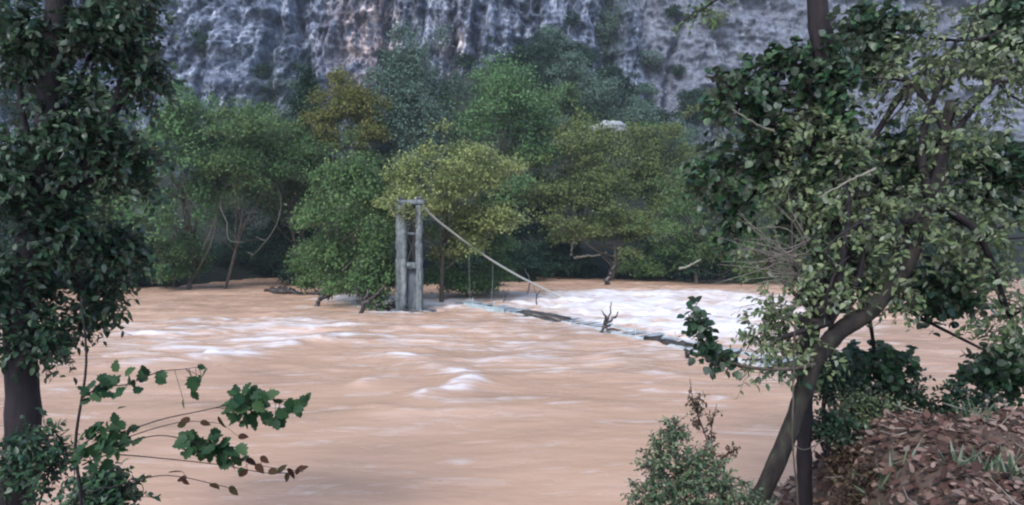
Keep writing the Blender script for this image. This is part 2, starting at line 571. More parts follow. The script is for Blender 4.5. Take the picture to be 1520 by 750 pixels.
def rock_mat():
    m, t, b, out = mat('limestone_cliff')
    tc = N(t, 'ShaderNodeTexCoord')
    mp = N(t, 'ShaderNodeMapping')
    mp.inputs['Scale'].default_value = (.50, .35, .22)
    t.links.new(tc.outputs['Object'], mp.inputs[0])
    n0 = N(t, 'ShaderNodeTexNoise', i_Scale=.6, i_Detail=4.0, i_Distortion=.6)      # warp
    t.links.new(tc.outputs['Object'], n0.inputs['Vector'])
    wv = N(t, 'ShaderNodeVectorMath', operation='MULTIPLY_ADD')
    wv.inputs[1].default_value = (.5, .5, .5)
    t.links.new(n0.outputs['Color'], wv.inputs[0])
    t.links.new(mp.outputs[0], wv.inputs[2])
    n1 = N(t, 'ShaderNodeTexNoise', i_Scale=1.05, i_Detail=9.0, i_Roughness=.70)
    t.links.new(wv.outputs[0], n1.inputs['Vector'])
    r1 = ramp(t, [(.33, (.022, .028, .045)), (.44, (.075, .09, .13)), (.53, (.155, .18, .24)), (.61, (.27, .30, .37)), (.70, (.44, .465, .52))])
    t.links.new(n1.outputs['Fac'], r1.inputs[0])
    # joints and hollows of the rock
    vo = N(t, 'ShaderNodeTexVoronoi', feature='DISTANCE_TO_EDGE', i_Scale=.85)
    mpv = N(t, 'ShaderNodeMapping')
    mpv.inputs['Scale'].default_value = (.62, .4, .30)
    mpv.inputs['Rotation'].default_value = (0, math.radians(14), 0)
    t.links.new(tc.outputs['Object'], mpv.inputs[0])
    wv2 = N(t, 'ShaderNodeVectorMath', operation='MULTIPLY_ADD')
    wv2.inputs[1].default_value = (1.1, 1.1, 1.1)
    t.links.new(n0.outputs['Color'], wv2.inputs[0])
    t.links.new(mpv.outputs[0], wv2.inputs[2])
    t.links.new(wv2.outputs[0], vo.inputs['Vector'])
    rv = ramp(t, [(.0, (.42, .44, .50)), (.10, (.88, .88, .9)), (.3, (1.1, 1.1, 1.1))])
    t.links.new(vo.outputs['Distance'], rv.inputs[0])
    nb = N(t, 'ShaderNodeTexNoise', i_Scale=.16, i_Detail=4.0, i_Roughness=.6)
    t.links.new(tc.outputs['Object'], nb.inputs['Vector'])
    rb = ramp(t, [(.35, (.55, .57, .62)), (.65, (1.35, 1.35, 1.32))])
    t.links.new(nb.outputs['Fac'], rb.inputs[0])
    cr = mixc(t, 1.0, mixc(t, 1.0, r1.outputs[0], rv.outputs[0], 'MULTIPLY'), rb.outputs[0], 'MULTIPLY')
    # paler pinkish patches
    at = N(t, 'ShaderNodeAttribute', attribute_name='pink_patch')
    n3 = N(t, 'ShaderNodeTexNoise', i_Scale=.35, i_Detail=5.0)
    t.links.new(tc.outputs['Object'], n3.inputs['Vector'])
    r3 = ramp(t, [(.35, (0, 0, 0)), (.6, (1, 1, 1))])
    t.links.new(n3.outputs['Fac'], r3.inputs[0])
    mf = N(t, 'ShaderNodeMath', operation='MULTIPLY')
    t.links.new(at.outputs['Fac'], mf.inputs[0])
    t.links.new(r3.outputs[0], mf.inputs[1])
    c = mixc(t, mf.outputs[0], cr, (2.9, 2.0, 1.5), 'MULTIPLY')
    at2 = N(t, 'ShaderNodeAttribute', attribute_name='scree')
    n4 = N(t, 'ShaderNodeTexNoise', i_Scale=1.2, i_Detail=8.0, i_Roughness=.6)
    t.links.new(tc.outputs['Object'], n4.inputs['Vector'])
    r4 = ramp(t, [(.3, (0.036, 0.044, 0.062)), (.42, (0.095, 0.106, 0.131)), (.56, (0.146, 0.153, 0.186)), (.75, (0.241, 0.241, 0.277))])
    t.links.new(n4.outputs['Fac'], r4.inputs[0])
    sf = N(t, 'ShaderNodeMath', operation='MULTIPLY')
    sf.inputs[1].default_value = .72
    t.links.new(at2.outputs['Fac'], sf.inputs[0])
    c2 = mixc(t, sf.outputs[0], c, r4.outputs[0])
    at3 = N(t, 'ShaderNodeAttribute', attribute_name='moss')
    n5 = N(t, 'ShaderNodeTexNoise', i_Scale=.8, i_Detail=6.0, i_Roughness=.7)
    t.links.new(tc.outputs['Object'], n5.inputs['Vector'])
    r5 = ramp(t, [(.42, (0, 0, 0)), (.52, (1, 1, 1))])
    t.links.new(n5.outputs['Fac'], r5.inputs[0])
    m5 = N(t, 'ShaderNodeMath', operation='MULTIPLY')
    t.links.new(at3.outputs['Fac'], m5.inputs[0])
    t.links.new(r5.outputs[0], m5.inputs[1])
    c3 = mixc(t, m5.outputs[0], c2, (.035, .055, .035))
    t.links.new(c3, b.inputs['Base Color'])
    bp = N(t, 'ShaderNodeBump', i_Strength=.55, i_Distance=.5)
    t.links.new(n1.outputs['Fac'], bp.inputs['Height'])
    t.links.new(bp.outputs[0], b.inputs['Normal'])
    b.inputs['Roughness'].default_value = .9
    b.inputs['Specular IOR Level'].default_value = .2
    return m


def water_mat():
    m, t, b, out = mat('muddy_flood_water')
    tc = N(t, 'ShaderNodeTexCoord')
    mp = N(t, 'ShaderNodeMapping')
    mp.inputs['Scale'].default_value = (.16, .55, 1)
    mp.inputs['Rotation'].default_value = (0, 0, math.radians(-4))
    t.links.new(tc.outputs['Object'], mp.inputs[0])
    n1 = N(t, 'ShaderNodeTexNoise', i_Scale=1.0, i_Detail=7.0, i_Roughness=.6, i_Distortion=.8)
    t.links.new(mp.outputs[0], n1.inputs['Vector'])
    r1 = ramp(t, [(.26, (.305, .205, .150)), (.42, (.425, .275, .195)), (.55, (.465, .298, .208)), (.74, (.545, .375, .285))])
    t.links.new(n1.outputs['Fac'], r1.inputs[0])
    at = N(t, 'ShaderNodeAttribute', attribute_name='foam_sheen')
    mp2 = N(t, 'ShaderNodeMapping')
    mp2.inputs['Scale'].default_value = (.34, 1.4, 1)
    t.links.new(tc.outputs['Object'], mp2.inputs[0])
    n2 = N(t, 'ShaderNodeTexNoise', i_Scale=1.4, i_Detail=8.0, i_Roughness=.68, i_Distortion=1.0)
    t.links.new(mp2.outputs[0], n2.inputs['Vector'])
    ad = N(t, 'ShaderNodeMath', operation='ADD')
    t.links.new(at.outputs['Fac'], ad.inputs[0])
    nc = N(t, 'ShaderNodeMath', operation='MULTIPLY_ADD')
    nc.inputs[1].default_value = 2.1
    nc.inputs[2].default_value = -.60
    t.links.new(n2.outputs['Fac'], nc.inputs[0])
    t.links.new(nc.outputs[0], ad.inputs[1])
    mr = N(t, 'ShaderNodeMapRange', interpolation_type='SMOOTHSTEP')
    mr.inputs['From Min'].default_value = .55
    mr.inputs['From Max'].default_value = 1.25
    t.links.new(ad.outputs[0], mr.inputs['Value'])
    c = mixc(t, mr.outputs[0], r1.outputs[0], (.60, .575, .575))
    t.links.new(c, b.inputs['Base Color'])
    rr = N(t, 'ShaderNodeMapRange')
    rr.inputs['To Min'].default_value = .26
    rr.inputs['To Max'].default_value = .75
    t.links.new(mr.outputs[0], rr.inputs['Value'])
    t.links.new(rr.outputs[0], b.inputs['Roughness'])
    n3 = N(t, 'ShaderNodeTexNoise', i_Scale=2.2, i_Detail=6.0, i_Roughness=.6, i_Distortion=.5)
    mp3 = N(t, 'ShaderNodeMapping')
    mp3.inputs['Scale'].default_value = (.5, 1.2, 1)
    t.links.new(tc.outputs['Object'], mp3.inputs[0])
    t.links.new(mp3.outputs[0], n3.inputs['Vector'])
    bp = N(t, 'ShaderNodeBump', i_Strength=.3, i_Distance=.07)
    t.links.new(n3.outputs['Fac'], bp.inputs['Height'])
    t.links.new(bp.outputs[0], b.inputs['Normal'])
    b.inputs['IOR'].default_value = 1.33
    b.inputs['Specular IOR Level'].default_value = .38
    return m


SOIL = rough_mat('river_bank_soil', [(.3, (.045, .03, .022)), (.5, (.09, .06, .045)), (.7, (.15, .105, .08))], nscale=1.6, bump=.6, bdist=.15)
FOREST_FLOOR = rough_mat('forest_floor', [(.3, (.007, .010, .007)), (.55, (.014, .018, .012)), (.75, (.03, .03, .02))], nscale=.7, bump=.8, bdist=.4)


# ------------------------------------------------------------------ the setting
def shore_y(x):
    s = 51 + 13 * smooth(-14, 2, x) + 13 * np.exp(-((x + 22.0) / 5.2) ** 4) + 2.2 * vnoise(x * .12, 0, 0, 3) + .8 * vnoise(x * .5, 0, 0, 4)
    return s


def far_z(x, y):
    s = shore_y(x)
    z = np.where(y < s, (y - s) * .35, (y - s) * .14)
    talus = 25 * np.exp(-((x - 3) / 22) ** 2) + 5
    z = z + talus * smooth(76, 122, y)
    return np.maximum(z, -3) + .35 * fbm(x * .25, y * .25, 0, 4, 9) + 1.2 * fbm(x * .07, y * .07, 0, 3, 21) * smooth(60, 85, y)


def near_z(x, y):
    """the bank the picture is taken from: rises to the right"""
    edge = 5.2 + 5.0 * smooth(1.9, 3.9, x) + 1.2 * smooth(4, 9, x) + 1.6 * smooth(-3.5, -6, x) + 2.5 * smooth(-6, -12, x)
    d = edge - y
    top = 2.2 + .35 * smooth(3, 8, x)
    z = np.where(d > 0, top * smooth(0, 4.6, d) ** .8, d * .5)
    return np.maximum(z, -2) + (.22 * fbm(x * .8, y * .8, 0, 4, 33) + .06 * fbm(x * 3.5, y * 3.5, 0, 3, 34, ridged=True)) * smooth(-1, 1.5, d)


def grid(xs, ys, zf):
    X, Y = np.meshgrid(xs, ys)
    Z = zf(X, Y)
    n, m = X.shape
    v = np.stack([X, Y, Z], -1).reshape(-1, 3)
    i = (np.arange(n - 1)[:, None] * m + np.arange(m - 1)[None]).reshape(-1)
    return v, np.stack([i, i + 1, i + 1 + m, i + m], -1)


v, f = grid(np.linspace(-220, 220, 441), np.linspace(44, 160, 150), far_z)
MB().add(v, f).build('far_bank_ground', FOREST_FLOOR, smooth_=True, kind='structure')
v, f = grid(np.linspace(-40, 40, 641), np.linspace(-20, 18, 380), near_z)
MB().add(v, f).build('near_bank_ground', SOIL, smooth_=True, kind='structure')

# cliff: a wall of fluted limestone, folded by a gully
xs, zs = np.arange(-150, 150.1, .27), np.arange(-2, 72, .25)
X, Z = np.meshgrid(xs, zs)
GX = 17.5 + (Z - 34) * .12                                     # gully line
gully = np.exp(-((X - GX) / 2.6) ** 2)
scree = smooth(21, 27, X + 2.5 * vnoise(X * .1, Z * .1, 0, 77))
calm = 1 - .45 * scree
wx = X + 1.6 * fbm(X * .12, Z * .12, 3.1, 3, 5)
d = 6.0 * fbm(X * .035, Z * .02, 1.7, 3, 1)
lean = .35 * Z * vnoise(X * .03, 0, 0, 88)                       # joints run slightly off the vertical
d += calm * 3.4 * fbm((wx + lean) * .12, Z * .055, 2.2, 3, 2, ridged=True)
d += calm * 1.9 * fbm((wx + lean) * .36, Z * .17, .4, 4, 3, ridged=True)
d += calm * 1.0 * fbm((wx + lean) * .8, Z * .45, 5.0, 3, 4, ridged=True)
d += calm * .55 * fbm((wx + lean) * 1.9, Z * .9, 8.0, 3, 6, ridged=True)
for px_, dep, wd_, sl in ((300, 2.6, .9, .05), (352, 2.2, .6, -.06), (398, 4.0, 1.3, .04), (446, 4.6, 1.5, .02), (492, 2.0, .6, -.04), (566, 3.6, 1.1, .08), (612, 2.2, .7, -.03), (664, 3.4, .9, .03), (712, 3.8, 1.2, .10), (752, 2.4, .7, -.05), (808, 3.0, .8, .12), (838, 2.2, .6, .16), (1010, 2.2, .7, .1), (1090, 2.6, .8, -.06), (1180, 2.4, .8, .05), (200, 3.4, 1.0, .03), (120, 2.8, .9, -.04), (1330, 2.8, 1.0, .04), (1450, 2.6, .9, -.05)):
    xc = (px_ - 760) / F * 121 + sl * (Z - 40) + 1.6 * vnoise(Z * .11, px_ * .37, 0, 92) + .5 * vnoise(Z * .45, px_ * .37, 0, 93)
    d -= dep * np.exp(-((X - xc) / wd_) ** 2) * (.35 + .65 * smooth(-.4, .3, vnoise(Z * .07, px_ * .53, 0, 94)))
ledge = (Z + 3.5 * vnoise(X * .06, Z * .03, 1.0, 89)) / 7.5
d += calm * 2.2 * (smooth(0, .25, ledge - np.floor(ledge)) - (ledge - np.floor(ledge))) * (.5 + .5 * vnoise(X * .09, np.floor(ledge) * 3.3, 0, 90))
d += scree * (2.0 * fbm(X * .16 + Z * .1, Z * .2, 5.0, 4, 15, ridged=True) + .6 * fbm(X * .6, Z * .8, 5.0, 3, 14))
Ycl = 121 + Z * .10 + 4 * scree * smooth(10, 60, Z) * 2 - d + 6 * gully - 5 * smooth(22, 8, np.abs(X + 34)) * smooth(8, 40, Z) * .4
pink_patch = 1.25 * np.exp(-(((X + 27.5) / 6.0) ** 2 + ((Z - 43) / 12) ** 2)) + .5 * np.exp(-(((X + 11) / 3) ** 2 + ((Z - 38) / 9) ** 2))
moss = np.clip(gully * .9 + smooth(26, 14, Z + 5 * vnoise(X * .1, 0, Z * .1, 8)) + .9 * np.exp(-(((X + 44) / 3) ** 2 + ((Z - 30) / 7) ** 2)), 0, 1)
n, mcols = X.shape
i = (np.arange(n - 1)[:, None] * mcols + np.arange(mcols - 1)[None]).reshape(-1)
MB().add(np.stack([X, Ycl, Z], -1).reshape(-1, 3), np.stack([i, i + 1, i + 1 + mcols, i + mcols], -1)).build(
    'cliff', rock_mat(), smooth_=True, attrs={'pink_patch': pink_patch.ravel(), 'scree': scree.ravel(), 'moss': moss.ravel()}, kind='structure')
CLIFF = (xs, zs, Ycl)


def cliff_y(x, z):
    a = int(np.clip(np.searchsorted(xs, x), 0, len(xs) - 1))
    b = int(np.clip(np.searchsorted(zs, z), 0, len(zs) - 1))
    return float(Ycl[b, a])


# thin haze volume, added to soften contrast on the far side
def haze(dens):
    m = bpy.data.materials.new('haze')
    m.use_nodes = True
    t = m.node_tree
    t.nodes.remove(t.nodes['Principled BSDF'])
    pv = N(t, 'ShaderNodeVolumePrincipled')
    pv.inputs['Color'].default_value = (.80, .88, 1.0, 1)
    pv.inputs['Density'].default_value = dens
    pv.inputs['Anisotropy'].default_value = 0.2
    t.links.new(pv.outputs[0], t.nodes['Material Output'].inputs['Volume'])
    a, b = np.array([-235., -45., -5.]), np.array([235., 190., 82.])
    v = np.array([[(a, b)[i][0], (a, b)[j][1], (a, b)[k][2]] for i in (0, 1) for j in (0, 1) for k in (0, 1)])
    f = np.array([[0, 1, 3, 2], [4, 6, 7, 5], [0, 4, 5, 1], [2, 3, 7, 6], [0, 2, 6, 4], [1, 5, 7, 3]])
    o = MB().add(v, f).build('haze', m, kind='stuff', label='thin blue haze added to soften contrast across the river gorge')
    o.display_type = 'WIRE'


haze(.0004)

# flood water: one sheet, rows closer together near the bank
ys = 3.0 * (74 / 3.0) ** np.linspace(0, 1, 470)
us = np.linspace(-1, 1, 820)
us = np.sign(us) * (np.abs(us) ** 1.1)
XW = us[None] * (6 + ys[:, None] * 1.05)
YW = np.repeat(ys[:, None], len(us), 1)


def seg_dist(ptsw, X, Y):
    best = np.full(X.shape, 1e9)
    for a, b in zip(ptsw[:-1], ptsw[1:]):
        ab = b - a
        t = np.clip(((X - a[0]) * ab[0] + (Y - a[1]) * ab[1]) / max((ab ** 2).sum(), 1e-9), 0, 1)
        best = np.minimum(best, np.hypot(X - a[0] - t * ab[0], Y - a[1] - t * ab[1]))
    return best


def in_poly(poly, X, Y):
    r = np.zeros(X.shape, bool)
    for (x0, y0), (x1, y1) in zip(poly, np.roll(poly, -1, 0)):
        c = (y0 > Y) != (y1 > Y)
        r ^= c & (X < (x1 - x0) * (Y - y0) / (y1 - y0 + 1e-12) + x0)
    return r


jx = 1.3 * fbm(XW * .35, YW * .35, 0, 3, 41)
jy = 1.6 * fbm(XW * .3, YW * .35, 0, 3, 42)
foam_sheen = np.zeros(XW.shape)
crest = np.zeros(XW.shape)


def foam_sheen_area(pix, val, feather):
    global foam_sheen
    poly = np.array([W(*q)[:2] for q in pix])
    a = in_poly(poly, XW + jx, YW + jy)
    dd = seg_dist(np.concatenate([poly, poly[:1]]), XW + jx, YW + jy)
    foam_sheen = np.maximum(foam_sheen, np.where(a, val * (.35 + .65 * np.clip(dd / feather, 0, 1)), val * .35 * np.clip(1 - dd / feather, 0, 1)))


def foam_line(pix, wd, val, h=.0):
    global foam_sheen, crest
    dd = seg_dist(np.array([W(*q)[:2] for q in pix]), XW + jx * .25, YW + jy * .25)
    g = np.exp(-(dd / wd) ** 2)
    brk = np.clip(.55 + 1.1 * fbm(XW * .8, YW * 2.0, 3.0, 4, 43), 0, 1.15)
    foam_sheen = np.maximum(foam_sheen, val * g * brk)
    crest += h * np.exp(-(dd / (wd * 1.6)) ** 2)


foam_sheen_area([(690, 452), (770, 470), (840, 482), (905, 494), (1040, 522), (1180, 550), (1230, 520), (1200, 440), (1040, 430), (850, 432), (790, 436), (735, 436)], .58, 3.2)
foam_sheen_area([(470, 444), (520, 432), (600, 440), (690, 436), (730, 450), (690, 462), (600, 466), (520, 462)], .55, 1.2)
foam_sheen_area([(100, 488), (263, 476), (400, 466), (540, 476), (520, 500), (400, 522), (263, 544), (110, 552)], .25, 1.5)
foam_sheen_area([(560, 480), (760, 470), (940, 500), (1080, 540), (1000, 580), (820, 560), (640, 560), (520, 510)], .16, 2.0)  # mid-river sky sheen, painted pale through the foam mask
foam_line([(180, 546), (263, 538), (330, 533), (400, 520), (445, 512), (500, 504)], .7, .55, .15)
foam_line([(180, 500), (300, 496), (400, 490), (540, 484)], .5, .36, .08)
foam_line([(180, 522), (300, 516), (350, 510), (420, 506)], .45, .36, .08)
foam_line([(590, 530), (640, 544), (680, 555), (706, 570)], .5, .52, .10)
foam_line([(706, 570), (690, 580), (640, 587)], .42, .54, .11)
foam_line([(540, 572), (565, 562), (583, 552)], .22, .42, .06)
foam_line([(480, 500), (600, 492), (720, 484), (840, 488), (960, 508)], .8, .26, .07)
foam_line([(700, 606), (800, 596), (900, 600), (1000, 616)], .3, .26, .03)
foam_line([(740, 530), (820, 524), (900, 534), (1000, 560)], .45, .30, .05)
foam_line([(760, 560), (860, 550), (960, 566), (1050, 590)], .35, .3, .04)
foam_line([(560, 600), (640, 612), (740, 606)], .18, .14, .03)
foam_line([(620, 664), (700, 652), (780, 656)], .08, .16, .01)
foam_sheen = foam_sheen + (.04 + .11 * smooth(12, 28, YW)) * fbm(XW * .13 + .6 * jx, YW * .5, 0, 5, 55, gain=.65) + .05 * smooth(9, 20, YW)  # general pale streaks: painted sky sheen along with real foam
foam_sheen = foam_sheen - .22 * np.clip(fbm(XW * .22, YW * .55 + jx * .4, 7.0, 4, 57, ridged=True), 0, 1) * smooth(.2, .5, foam_sheen)
foam_sheen = np.where(YW > 38, foam_sheen - .12 * smooth(38, 42, YW) * (XW < -3), foam_sheen)
amp = .022 + .10 * smooth(14, 34, YW) + .20 * np.clip(foam_sheen, 0, 1)
flowx = XW + .9 * fbm(XW * .15, YW * .15, 2, 2, 61)
wild = np.clip(foam_sheen - .25, 0, .5)
H = wild * .4 * fbm(XW * .9, YW * 1.3, 4.0, 4, 58, ridged=True) + amp * (fbm(flowx * .22, YW * .62, 0, 4, 51, ridged=True) + .5 * fbm(flowx * .8, YW * 1.6, 0, 3, 52)) + crest
foam_sheen = foam_sheen + .16 * smooth(.05, .22, H) - .25 * wild * smooth(.0, -.15, H)
foam_wake = np.zeros(XW.shape)
for q, r_, v_ in (((607, 464), 1.3, .55), ((537, 468), .7, .4), ((468, 457), .7, .4), ((887, 497), .6, .5), ((1022, 536), .35, .4), ((700, 458), 1.2, .5), ((800, 474), 1.0, .5)):
    c_ = W(*q)
    dx_, dy_ = XW - c_[0], YW - c_[1]
    foam_wake = np.maximum(foam_wake, v_ * np.exp(-(np.where(dx_ < 0, dx_ / (r_ * 2.6), dx_ / r_)) ** 2 - (dy_ / (r_ * .8)) ** 2))
foam_sheen = np.maximum(foam_sheen, foam_wake)
v = np.stack([XW, YW, H], -1).reshape(-1, 3)
mcols = len(us)
i = (np.arange(len(ys) - 1)[:, None] * mcols + np.arange(mcols - 1)[None]).reshape(-1)
MB().add(v, np.stack([i, i + 1, i + 1 + mcols, i + mcols], -1)).build('river_water', water_mat(), smooth_=True, attrs={'foam_sheen': np.clip(foam_sheen, -.3, 1).ravel()}, kind='structure')


# ------------------------------------------------------------------ far trees
def crown_mesh(c, R, leafsize, n, seed, lobes=34, style='round', lobe_r=.30):
    rng = np.random.default_rng(seed)
    leafsize, n = leafsize * .80, int(n * 1.45)
    mb = MB()
    d = rdirs(lobes, rng)
    rr = rng.uniform(.2, 1, (lobes, 1)) ** .5 * .86
    lc = d * rr
    if style == 'tall':
        lc[:, :2] *= (1.05 - .55 * (lc[:, 2:3] * .5 + .5))
    if style == 'umbrella':
        lc[:, 2] = np.abs(lc[:, 2]) * .8 - .25 + rng.normal(0, .1, lobes)
    lr = lobe_r * rng.uniform(.65, 1.35, lobes)
    out_ = rng.random(lobes) < .3
    lc[out_] = d[out_] * rng.uniform(.85, 1.12, (out_.sum(), 1))      # boughs that stick out
    lr[out_] *= .62
    ani = rng.uniform(.65, 1.45, (lobes, 3))
    per = np.maximum((n * lr ** 2 / (lr ** 2).sum()).astype(int), 8)
    P_, Nn, Ax = [], [], []
    for k in range(lobes):
        nc = max(per[k] // 9, 3)                       # small clumps of leaves on each lobe
        q = rdirs(nc, rng)
        q[:, 2] = np.where(q[:, 2] < -.35, -q[:, 2], q[:, 2])
        rad = lr[k] * rng.uniform(.55, 1.08, (nc, 1))
        cl = lc[k] + q * rad * np.array([1, 1, .75]) * ani[k]
        cl = np.repeat(cl, 9, 0)
        qq = np.repeat(q, 9, 0)
        far_ = rng.random(len(cl)) < .14
        cl = np.where(far_[:, None], cl + qq * lr[k] * rng.uniform(.1, .7, (len(cl), 1)), cl)
        p = c + cl * R + rng.normal(0, leafsize * .95, (len(cl), 3)) * np.array([1.3, 1.3, .8])
        P_.append(p)
        Nn.append(qq * .9 + np.array([0, 0, .5]) + rng.normal(0, .36, (len(cl), 3)))
        ax = rng.normal(0, .7, (len(cl), 3)) + qq * .4
        if style in ('tall', 'weep'):
            ax[:, 2] -= .9
        Ax.append(ax)
    P_, Nn, Ax = np.concatenate(P_), np.concatenate(Nn), np.concatenate(Ax)
    add_leaves(mb, P_, Ax, Nn, leafsize * rng.uniform(.7, 1.55, len(P_)), T_QUAD)
    return mb, c + lc * R


def limb_mesh(mb, base, c, tips, r0, seed, k=12, bend=.6):
    rng = np.random.default_rng(seed)
    top = np.array([c[0] * .75 + base[0] * .25, c[1] * .75 + base[1] * .25, c[2]])
    mid = (base + top) / 2 + np.append(rng.normal(0, .06, 2) * (top[2] - base[2]), 0)
    tr = path([base, mid, top], 8)
    m = len(tr)
    mb.tube(tr, np.linspace(r0, r0 * .35, m) * (1 + .5 * np.exp(-np.arange(m) * .9)), 9)
    for t in tips[:k]:
        s = tr[rng.integers(int(m * .35), m - 1)]
        mm = (s + t) / 2 + rng.normal(0, .08, 3) * np.linalg.norm(t - s) + np.array([0, 0, -.05]) * np.linalg.norm(t - s)
        pt = path([s, mm, t], 5)
        mb.tube(pt, np.linspace(r0 * .38, r0 * .08, len(pt)), 6)


def far_tree(name, label, box, Y, leaf, seed, n=13000, leafsize=.22, style='round', lobes=34, depth=None, lobe_r=.30, bark=BARK, base_px=None, r0=.22, cat='tree', group='trees on the far bank', limbs=14, base_z=None):
    x0, x1, y0, y1 = box
    a, b = P(x0, y1, Y), P(x1, y0, Y)
    c = (a + b) / 2
    R = np.array([abs(b[0] - a[0]) / 2, depth or abs(b[0] - a[0]) / 2, abs(b[2] - a[2]) / 2])
    bx = P(base_px, 400, Y)[0] if base_px else c[0]
    bz = float(far_z(np.array(bx), np.array(Y))) if base_z is None else base_z
    base = np.array([bx, Y, bz - .15])
    root = thing(name, label, cat, base, group)
    mb, tips = crown_mesh(c, R, leafsize, n, seed, lobes, style, lobe_r)
    mb.build('crown', LEAF[leaf], root)
    t = MB()
    limb_mesh(t, base, c, tips, r0, seed + 1, limbs)
    t.build('trunk' if name != 'shrub' else 'stem', bark, root, smooth_=True)
    return root


FT = far_tree
FT('broadleaf_tree', 'light green tree on the far left bank with foliage hanging to the water', (200, 336, 128, 410), 50, 'bright', 101, leafsize=.24, base_px=262)
FT('broadleaf_tree', 'green tree with bare pale limbs arching over the dark hollow on the left bank', (305, 470, 160, 306), 53, 'green', 102, n=17000, base_px=318, limbs=10, r0=.14, depth=6.5)
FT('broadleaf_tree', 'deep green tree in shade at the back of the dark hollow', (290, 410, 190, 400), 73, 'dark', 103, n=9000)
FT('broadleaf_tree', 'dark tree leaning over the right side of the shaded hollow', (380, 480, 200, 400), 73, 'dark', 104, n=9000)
FT('broadleaf_tree', 'spreading dark green tree added as a roof shading the right half of the hollow', (372, 486, 190, 322), 56, 'green', 121, n=14000, base_px=470, depth=6, limbs=10, r0=.16)  # crown added as a roof to keep light out of the hollow
FT('broadleaf_tree', 'tall tree added to shut out sky light over the back of the hollow', (292, 492, 168, 330), 64, 'green', 131, n=24000, depth=9, base_px=470, limbs=10, r0=.2, lobes=50)  # canopy added to block sky light reaching the back of the hollow
FT('slender_tree', 'slim dark blue green tree left of the yellow brown crown', (425, 485, 95, 360), 66, 'dark', 105, n=9000, style='tall')
FT('broadleaf_tree', 'round yellow brown autumn tree below the cliff', (462, 572, 108, 270), 58, 'brown', 106, n=17000, lobes=40, leafsize=.2)
FT('broadleaf_tree', 'low green tree filling the gap under the yellow brown crown', (450, 590, 205, 400), 55, 'green', 116, n=9000)
FT('tall_tree', 'tallest tree, blue green with drooping sprays, behind the bridge tower', (532, 706, 58, 360), 63, 'blue', 147, n=34000, leafsize=.25, lobes=80, lobe_r=.25)
FT('broadleaf_tree', 'broad mid green domed tree right of the tallest tree', (655, 838, 96, 330), 66, 'bright', 108, n=18000, leafsize=.27, lobes=44)
FT('bushy_tree', 'feathery green tree standing in the water left of the bridge tower', (432, 614, 222, 448), 40, 'green', 109, n=19000, style='weep', leafsize=.2, lobes=48, lobe_r=.24, base_px=545, base_z=-.6, r0=.16)
FT('bush', 'green leafy bush crowding the left side of the bridge tower', (522, 588, 318, 464), 36.6, 'green', 130, n=6500, leafsize=.19, lobes=24, lobe_r=.4, base_z=-.6, r0=.07, cat='bush', group='bushes on the far shore', limbs=8)
FT('bushy_tree', 'yellow green tree leaning out right of the bridge tower', (566, 778, 190, 390), 40.5, 'yellow', 110, n=19000, leafsize=.19, lobes=44, lobe_r=.25, base_px=655, base_z=-.8, r0=.16)
FT('bushy_tree', 'low dull green thicket below the yellow green crown', (630, 765, 325, 440), 44, 'green', 111, n=12000, leafsize=.19, base_z=-.8, r0=.1)
FT('broadleaf_tree', 'olive brown tree with wide crown right of the domed green tree', (745, 950, 188, 345), 66, 'olive', 112, n=17000, leafsize=.26, lobes=44)
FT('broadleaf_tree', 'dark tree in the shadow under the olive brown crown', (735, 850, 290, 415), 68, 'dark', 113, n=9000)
FT('umbrella_tree', 'low olive tree with flat umbrella crown over a dark stump', (820, 1000, 288, 402), 63, 'olive', 114, n=13000, style='umbrella', leafsize=.22, base_px=905, limbs=10)
FT('broadleaf_tree', 'muted green tree with brown tinge below the rocky scree', (915, 1075, 168, 330), 70, 'olive', 115, n=14000, leafsize=.26)
FT('broadleaf_tree', 'dark green tree at the right bend of the far bank', (955, 1120, 235, 425), 58, 'green', 117, n=15000, leafsize=.22)
FT('broadleaf_tree', 'green tree mostly hidden behind the leaning trunk tree', (1080, 1300, 180, 428), 60, 'green', 118, n=14000, leafsize=.24)
FT('broadleaf_tree', 'dark green tree on the far bank beyond the ivy clad trunk', (1270, 1480, 160, 430), 60, 'dark', 119, n=12000)
FT('broadleaf_tree', 'shaded green tree on the far bank at the left edge of the river', (60, 235, 130, 425), 54, 'green', 120, n=14000, leafsize=.25)
FT('broadleaf_tree', 'dark tree farthest left on the far bank', (-120, 90, 110, 430), 56, 'dark', 121, n=13000, leafsize=.26)

# bushes hanging over the water along the far shore
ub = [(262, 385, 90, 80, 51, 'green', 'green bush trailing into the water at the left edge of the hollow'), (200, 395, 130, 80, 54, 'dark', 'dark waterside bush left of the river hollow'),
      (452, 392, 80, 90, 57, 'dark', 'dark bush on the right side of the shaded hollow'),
      (335, 388, 90, 80, 67, 'dark', 'dark bush added deep in the left of the hollow to darken it'), (405, 384, 90, 88, 67, 'dark', 'dark bush added deep in the middle of the hollow to darken it'),  # both added, dark leaves deepen the shade of the hollow
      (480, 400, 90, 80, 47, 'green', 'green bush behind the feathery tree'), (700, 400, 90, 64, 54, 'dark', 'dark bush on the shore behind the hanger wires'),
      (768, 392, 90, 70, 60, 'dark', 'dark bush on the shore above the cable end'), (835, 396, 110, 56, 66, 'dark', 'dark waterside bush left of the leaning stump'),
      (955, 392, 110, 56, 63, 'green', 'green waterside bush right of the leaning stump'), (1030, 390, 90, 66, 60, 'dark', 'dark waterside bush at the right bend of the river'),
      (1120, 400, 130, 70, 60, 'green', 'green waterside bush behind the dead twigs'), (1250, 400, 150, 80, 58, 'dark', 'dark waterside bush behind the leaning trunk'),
      (1400, 400, 170, 90, 56, 'dark', 'dark waterside bush beyond the right hand crown'), (60, 390, 160, 90, 54, 'dark', 'dark waterside bush farthest left on the shore')]
